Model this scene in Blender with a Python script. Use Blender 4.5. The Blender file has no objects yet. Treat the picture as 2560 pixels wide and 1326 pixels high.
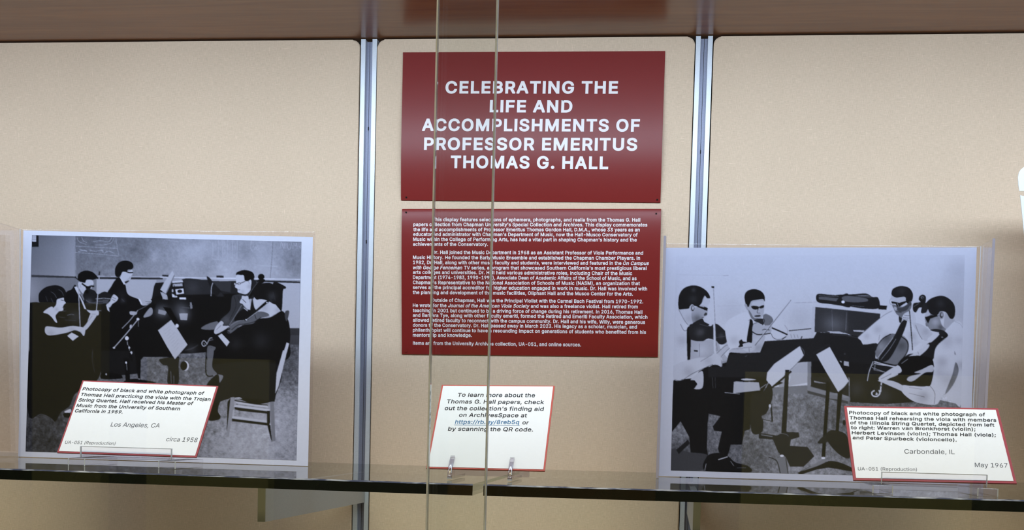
import bpy, bmesh, math
import numpy as np
from mathutils import Vector, Matrix

# ------------------------------------------------------------------ camera, light, exposure
S = 0.0254                                   # everything below is measured in inches
scene = bpy.context.scene
CAM = dict(f=3281.68, cx=1280.0, cy=1273.41, yaw=0.1186, pitch=-0.0634, roll=0.0256, p=(6.5124, -55.2493, 1.7826))
def _rot():
    y, p, r = CAM['yaw'], CAM['pitch'], CAM['roll']
    fw = np.array([-math.sin(y) * math.cos(p), math.cos(y) * math.cos(p), math.sin(p)])
    ri = np.array([math.cos(y), math.sin(y), 0.]); dn = np.cross(fw, ri)
    return np.array([math.cos(r) * ri - math.sin(r) * dn, math.sin(r) * ri + math.cos(r) * dn, fw])
RC = _rot(); CP = np.array(CAM['p'])
cd = bpy.data.cameras.new('camera'); cam = bpy.data.objects.new('camera', cd)
scene.collection.objects.link(cam)
cd.sensor_width = 36; cd.lens = CAM['f'] / 2560 * 36
cd.shift_x = (1280 - CAM['cx']) / 2560; cd.shift_y = (CAM['cy'] - 663) / 2560
cd.clip_start = .01; cd.clip_end = 50
M = Matrix([list(RC[0]), list(-RC[1]), list(-RC[2])]).transposed().to_4x4()
M.translation = Vector(CP * S)
cam.matrix_world = M
scene.camera = cam

wd = bpy.data.worlds.new('world'); scene.world = wd; wd.use_nodes = True
wd.node_tree.nodes['Background'].inputs[0].default_value = (1.0, .93, .82, 1)
wd.node_tree.nodes['Background'].inputs[1].default_value = .10

def area(name, loc, target, sx, sy, power, col, spread=180):
    ld = bpy.data.lights.new(name, 'AREA'); ld.shape = 'RECTANGLE'
    ld.size = sx * S; ld.size_y = sy * S; ld.energy = power; ld.color = col; ld.spread = math.radians(spread)
    o = bpy.data.objects.new(name, ld); scene.collection.objects.link(o)
    o.location = Vector(loc) * S
    o.rotation_euler = (Vector(target) - Vector(loc)).to_track_quat('-Z', 'Y').to_euler()
    return o
H = 17.9356                                  # underside of the case top above the shelf
area('case_lamp_light', (2, -15.8, 18.02), (2, -9.8, 17.3), 74, 2.6, 9.9, (.68, .82, 1.0))
area('case_lamp_card_fill', (2, -15.9, 18.0), (2, -14.6, 10), 74, 2.6, 1.0, (.70, .83, 1.0), 84)  # second emitter at the case lamp, added to brighten the cards
area('veil_board_light', (0, -150, 70), (0, -232, -6), 220, 40, 42.0, (1.0, .92, .74), 120)  # added to brighten the out-of-view boards that the doors reflect
area('room_front_light', (4, -110, 92), (2, -6, 0), 120, 26, 62.0, (1.0, .82, .50))
vs = scene.view_settings
vs.view_transform = 'Standard'; vs.look = 'None'; vs.exposure = 0.0; vs.gamma = 1.0; vs.use_curve_mapping = False
scene.display_settings.display_device = 'sRGB'
cy = scene.cycles
cy.max_bounces = 12; cy.transparent_max_bounces = 32; cy.glossy_bounces = 6; cy.diffuse_bounces = 4
cy.caustics_reflective = False; cy.caustics_refractive = False; cy.sample_clamp_indirect = 4

# ------------------------------------------------------------------ helpers
def ray(u, v):
    d = RC.T @ np.array([(u - CAM['cx']) / CAM['f'], (v - CAM['cy']) / CAM['f'], 1.]); return d
def at(u, v, y):                             # the point of the upright plane Y = y seen at pixel (u, v)
    d = ray(u, v); return CP + d * (y - CP[1]) / d[1]
def on_plane(u, v, O, n):
    d = ray(u, v); return CP + d * (np.dot(O - CP, n) / np.dot(d, n))
def proj(P):
    q = (np.asarray(P) - CP) @ RC.T
    return np.stack([CAM['cx'] + CAM['f'] * q[..., 0] / q[..., 2], CAM['cy'] + CAM['f'] * q[..., 1] / q[..., 2]], -1)
def lin(r, g, b):
    f = lambda c: (c / 255 / 12.92) if c / 255 <= .04045 else ((c / 255 + .055) / 1.055) ** 2.4
    return (f(r), f(g), f(b), 1)

def link(name, mesh, mats, parent=None):
    o = bpy.data.objects.new(name, mesh); scene.collection.objects.link(o)
    for m in (mats if isinstance(mats, (list, tuple)) else [mats]): mesh.materials.append(m)
    if parent is not None: o.parent = parent
    return o
def tag(o, label, cat, group=None):
    o['label'] = label; o['category'] = cat
    if group: o['group'] = group
    return o
def thing(name, label, cat, loc=(0, 0, 0), group=None):
    o = bpy.data.objects.new(name, None); scene.collection.objects.link(o)
    o.location = Vector(loc) * S; o.empty_display_size = .02
    o['off'] = [float(c) for c in loc]
    return tag(o, label, cat, group)
def origin(parent):
    if parent is None or 'off' not in parent: return np.zeros(3)
    return np.array(parent['off'][:])

class MB:
    """collects shapes (inches, world) and links them as ONE mesh object"""
    def __init__(s): s.bm = bmesh.new()
    def box(s, a, b, bevel=0, mi=0, skew=None):
        a, b = np.minimum(a, b), np.maximum(a, b)
        vs = [s.bm.verts.new((x, y, z)) for x in (a[0], b[0]) for y in (a[1], b[1]) for z in (a[2], b[2])]
        return s._hex(vs, bevel, mi)
    def hexa(s, pts, bevel=0, mi=0):         # 8 points, order x-y-z binary
        return s._hex([s.bm.verts.new(tuple(p)) for p in pts], bevel, mi)
    def _hex(s, v, bevel, mi):
        fs = [s.bm.faces.new([v[i] for i in q]) for q in ((0, 1, 3, 2), (4, 6, 7, 5), (0, 4, 5, 1), (2, 3, 7, 6), (0, 2, 6, 4), (1, 5, 7, 3))]
        for f in fs: f.material_index = mi
        if bevel:
            es = list({e for f in fs for e in f.edges})
            bmesh.ops.bevel(s.bm, geom=es, offset=bevel, segments=3, profile=.5, affect='EDGES')
        return fs
    def prism(s, outline, d0, d1, mi=0, bevel=0, seg=2):   # closed 3D outline, extruded from +d0 to +d1
        a = [s.bm.verts.new(tuple(np.array(p) + d0)) for p in outline]
        b = [s.bm.verts.new(tuple(np.array(p) + d1)) for p in outline]
        n = len(a); fs = [s.bm.faces.new(a[::-1]), s.bm.faces.new(b)]
        for i in range(n): fs.append(s.bm.faces.new((a[i], a[(i + 1) % n], b[(i + 1) % n], b[i])))
        for f in fs: f.material_index = mi
        if bevel:
            es = [e for e in fs[0].edges] + [e for e in fs[1].edges]
            bmesh.ops.bevel(s.bm, geom=es, offset=bevel, segments=seg, profile=.5, affect='EDGES')
        return fs
    def strip(s, path, t, x0, x1, mi=0):     # bent sheet: (y, z) centre line of thickness t, spanning x0..x1
        P = np.array(path, float); n = len(P); N = []
        for i in range(n):
            d = P[min(i + 1, n - 1)] - P[max(i - 1, 0)]; d /= np.hypot(*d); N.append((-d[1], d[0]))
        N = np.array(N) * t / 2
        out = list(P + N) + list((P - N)[::-1])
        s.prism([(0, p[0], p[1]) for p in out], (x0, 0, 0), (x1, 0, 0), mi)
    def tube(s, a, b, r, n=10, mi=0):
        a, b = np.array(a, float), np.array(b, float); d = (b - a) / np.linalg.norm(b - a)
        u = np.cross(d, (0, 0, 1.) if abs(d[2]) < .9 else (1., 0, 0)); u /= np.linalg.norm(u); w = np.cross(d, u)
        ring = [a + r * (math.cos(t) * u + math.sin(t) * w) for t in np.linspace(0, 2 * math.pi, n, endpoint=False)]
        s.prism(ring, (0, 0, 0), b - a, mi)
    def build(s, name, mats, parent=None, smooth=False):
        o = origin(parent)
        bmesh.ops.recalc_face_normals(s.bm, faces=s.bm.faces)
        for v in s.bm.verts: v.co = Vector((np.array(v.co) - o) * S)
        me = bpy.data.meshes.new(name); s.bm.to_mesh(me); s.bm.free()
        if smooth:
            for p in me.polygons: p.use_smooth = True
        return link(name, me, mats, parent)

# ------------------------------------------------------------------ materials
def mat(name):
    m = bpy.data.materials.new(name); m.use_nodes = True
    nt = m.node_tree; nt.nodes.clear()
    out = nt.nodes.new('ShaderNodeOutputMaterial')
    return m, nt, out
def N(nt, kind, **kw):
    n = nt.nodes.new('ShaderNode' + kind)
    for k, v in kw.items():
        if k.startswith('_'): setattr(n, k[1:], v)
        else: n.inputs[int(k[1:]) if k[0] == 'i' and k[1:].isdigit() else k].default_value = v
    return n
def plain(name, col, rough=.5, spec=.5, metal=0., noise=0., nscale=400., bump=0.):
    m, nt, out = mat(name)
    b = N(nt, 'BsdfPrincipled', Roughness=rough, Metallic=metal); b.inputs['Base Color'].default_value = col
    b.inputs['Specular IOR Level'].default_value = spec
    if noise or bump:
        tc = N(nt, 'TexCoord'); nz = N(nt, 'TexNoise', Scale=nscale, Detail=4.)
        nt.links.new(tc.outputs['Object'], nz.inputs['Vector'])
        if noise:
            r = N(nt, 'ValToRGB')
            r.color_ramp.elements[0].color = tuple(c * (1 - noise) for c in col[:3]) + (1,); r.color_ramp.elements[0].position = .3
            r.color_ramp.elements[1].color = tuple(min(1, c * (1 + noise)) for c in col[:3]) + (1,); r.color_ramp.elements[1].position = .7
            nt.links.new(nz.outputs[0], r.inputs[0]); nt.links.new(r.outputs[0], b.inputs['Base Color'])
        if bump:
            bp = N(nt, 'Bump', Strength=bump, Distance=.0003)
            nt.links.new(nz.outputs[0], bp.inputs['Height']); nt.links.new(bp.outputs[0], b.inputs['Normal'])
    nt.links.new(b.outputs[0], out.inputs[0]); return m
def clear(name, tint=(1, 1, 1, 1), ior=1.5, rough=0.0, gain=1.0):
    m, nt, out = mat(name)
    t = N(nt, 'BsdfTransparent', Color=tint); g = N(nt, 'BsdfGlossy', Roughness=rough)
    geo = N(nt, 'NewGeometry'); mi = N(nt, 'Mix'); mi.inputs[2].default_value = ior; mi.inputs[3].default_value = 1 / ior
    fr = N(nt, 'Fresnel'); ml = N(nt, 'Math', _operation='MULTIPLY'); ml.inputs[1].default_value = gain; ml.use_clamp = True
    mx = N(nt, 'MixShader')
    nt.links.new(geo.outputs['Backfacing'], mi.inputs[0]); nt.links.new(mi.outputs[0], fr.inputs['IOR'])
    nt.links.new(fr.outputs[0], ml.inputs[0]); nt.links.new(ml.outputs[0], mx.inputs[0])
    nt.links.new(t.outputs[0], mx.inputs[1]); nt.links.new(g.outputs[0], mx.inputs[2])
    nt.links.new(mx.outputs[0], out.inputs[0]); return m
def fabric():
    m, nt, out = mat('linen fabric')
    b = N(nt, 'BsdfPrincipled', Roughness=.85); b.inputs['Specular IOR Level'].default_value = .25
    tc = N(nt, 'TexCoord'); L = nt.links.new
    def nz(sx, sz, det, dist=0.):
        mp = N(nt, 'Mapping'); mp.inputs['Scale'].default_value = (sx, 1, sz)
        n = N(nt, 'TexNoise', Scale=1., Detail=det, Distortion=dist)
        L(tc.outputs['Object'], mp.inputs[0]); L(mp.outputs[0], n.inputs['Vector']); return n
    h = nz(170, 2000, 2.); v = nz(2000, 190, 2.); f = nz(3400, 3400, 2.)
    hs = nz(75, 1500, 2.); vsl = nz(1500, 75, 2.); big = nz(9, 7, 3.)
    def mth(op, a, c):
        n = N(nt, 'Math', _operation=op)
        for i, q in enumerate((a, c)):
            if hasattr(q, 'outputs'): L(q.outputs[0], n.inputs[i])
            else: n.inputs[i].default_value = q
        return n
    s = mth('ADD', mth('ADD', h, v), f)                       # about 1.5
    sl = mth('ADD', mth('MAXIMUM', mth('SUBTRACT', hs, .67), 0.), mth('MAXIMUM', mth('SUBTRACT', vsl, .67), 0.))
    tot = mth('ADD', mth('ADD', mth('MULTIPLY', mth('SUBTRACT', s, 1.5), .34), mth('MULTIPLY', sl, 3.2)), mth('MULTIPLY', mth('SUBTRACT', big, .5), .12))
    fac = mth('ADD', tot, .5)
    r = N(nt, 'ValToRGB'); e = r.color_ramp.elements
    e[0].position = .2; e[0].color = (.45, .335, .235, 1); e[1].position = .8; e[1].color = (.86, .655, .49, 1)
    L(fac.outputs[0], r.inputs[0]); L(r.outputs[0], b.inputs['Base Color'])
    bp = N(nt, 'Bump', Strength=.25, Distance=.0004); L(s.outputs[0], bp.inputs['Height']); L(bp.outputs[0], b.inputs['Normal'])
    L(b.outputs[0], out.inputs[0]); return m
def wood():
    m, nt, out = mat('brown wood laminate')
    b = N(nt, 'BsdfPrincipled', Roughness=.25); b.inputs['Specular IOR Level'].default_value = .25
    tc = N(nt, 'TexCoord'); mp = N(nt, 'Mapping'); mp.inputs['Scale'].default_value = (2.2, 26, 26)
    n1 = N(nt, 'TexNoise', Scale=2.2, Detail=6., Distortion=1.2); r = N(nt, 'ValToRGB'); e = r.color_ramp.elements
    e[0].position = .3; e[0].color = lin(116, 72, 42); e[1].position = .72; e[1].color = lin(138, 88, 52)
    mp2 = N(nt, 'Mapping'); mp2.inputs['Scale'].default_value = (14, 600, 600); n2 = N(nt, 'TexNoise', Scale=1., Detail=3.)
    mx = N(nt, 'Mix', _data_type='RGBA', _blend_type='MULTIPLY'); mx.inputs[0].default_value = .22
    r2 = N(nt, 'ValToRGB'); r2.color_ramp.elements[0].position = .35; r2.color_ramp.elements[0].color = (.55, .5, .45, 1); r2.color_ramp.elements[1].position = .6
    L = nt.links.new
    L(tc.outputs['Object'], mp.inputs[0]); L(mp.outputs[0], n1.inputs['Vector']); L(n1.outputs[0], r.inputs[0])
    L(tc.outputs['Object'], mp2.inputs[0]); L(mp2.outputs[0], n2.inputs['Vector']); L(n2.outputs[0], r2.inputs[0])
    L(r.outputs[0], mx.inputs[6]); L(r2.outputs[0], mx.inputs[7]); L(mx.outputs[2], b.inputs['Base Color'])
    L(b.outputs[0], out.inputs[0]); return m
def print_mat():
    m, nt, out = mat('photo print')
    b = N(nt, 'BsdfPrincipled', Roughness=.45); b.inputs['Specular IOR Level'].default_value = .04
    a = N(nt, 'Attribute', _attribute_name='tone'); nt.links.new(a.outputs['Color'], b.inputs['Base Color'])
    nt.links.new(b.outputs[0], out.inputs[0]); return m
FABRIC, WOOD, PRINT = fabric(), wood(), print_mat()
ALU = plain('brushed aluminium', (.58, .60, .65, 1), .4, .5, .3, .05, 900)
ALU_DK = plain('shaded aluminium', (.22, .23, .31, 1), .45, .5, .4, .08, 900)  # darker copy of the aluminium, recess shade put into the colour
STEEL = plain('grey painted steel', (.34, .34, .35, 1), .45, .4, .1, .06, 600)
STEEL_F = plain('olive grey bracket edge', (.22, .20, .14, 1), .5, .3)
BLACK = plain('dark recess', (.008, .007, .006, 1), .8, .1)  # near-black in place of the shade inside slots and gaps
GLASS = clear('door glass', (.985, .995, .985, 1))
SHELF = clear('shelf glass', (.93, .97, .94, 1))
EDGE = plain('polished glass edge', (.60, .65, .68, 1), .3, .6, 0, .3, 30)  # pale colour stands in for light piped along the pane edge
SHEDGE = plain('dark green glass edge', (.004, .008, .006, 1), .15, .25, 0, .3, 60)
def arris():
    m, nt, out = mat('glinting glass arris'); b = N(nt, 'BsdfPrincipled', Roughness=.35); b.inputs['Specular IOR Level'].default_value = .3  # highlight streaks along the arris, painted with noise
    tc = N(nt, 'TexCoord'); mp = N(nt, 'Mapping'); mp.inputs['Scale'].default_value = (70, 500, 500); mp.inputs['Rotation'].default_value = (0, .5, .5)
    n = N(nt, 'TexNoise', Scale=1., Detail=3.); r = N(nt, 'ValToRGB'); e = r.color_ramp.elements
    e[0].position = .45; e[0].color = (.05, .06, .12, 1); e[1].position = .68; e[1].color = (.55, .57, .64, 1)
    L = nt.links.new; L(tc.outputs['Object'], mp.inputs[0]); L(mp.outputs[0], n.inputs['Vector']); L(n.outputs[0], r.inputs[0]); L(r.outputs[0], b.inputs['Base Color'])
    L(b.outputs[0], out.inputs[0]); return m
ARRIS = arris()
ACRYL = clear('clear acrylic', (.985, .975, .985, 1), 1.49)
HOOK = clear('clear plastic hook', (.90, .885, .93, 1), 1.49, .08, 2.2)
ACEDGE = plain('acrylic cut edge', (.30, .26, .29, 1), .3, .5)
ACLIGHT = plain('acrylic edge glint', (.60, .64, .72, 1), .3, .5)  # pale colour standing in for light caught on acrylic edges
RED = plain('dark red poster stock', lin(118, 28, 26), .30, .22, 0, .05, 1500)
PAPER = plain('bluish white paper', (.58, .58, .70, 1), .5, .3, 0, .02, 300)
PAPER2 = plain('white photo paper', (.44, .44, .565, 1), .5, .3, 0, .02, 300)
CARD = plain('white card', (.76, .745, .74, 1), .6, .2, 0, .015, 400)
BORDER = plain('red card border', lin(150, 48, 56), .55, .3)
BORDER2 = plain('orange red card border', lin(182, 78, 66), .55, .3)
INK = plain('black ink', (.02, .022, .03, 1), .6, .2)
INKG = plain('grey ink', (.055, .058, .07, 1), .6, .2)
INKB = plain('blue link ink', (.035, .15, .30, 1), .6, .2)
WHITE = plain('white lettering', (.80, .74, .74, 1), .5, .3)
CREAM = plain('cream bounce laminate', (.72, .66, .55, 1), .5)
LAMPW = plain('white lamp housing', (.75, .75, .75, 1), .5)
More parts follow.
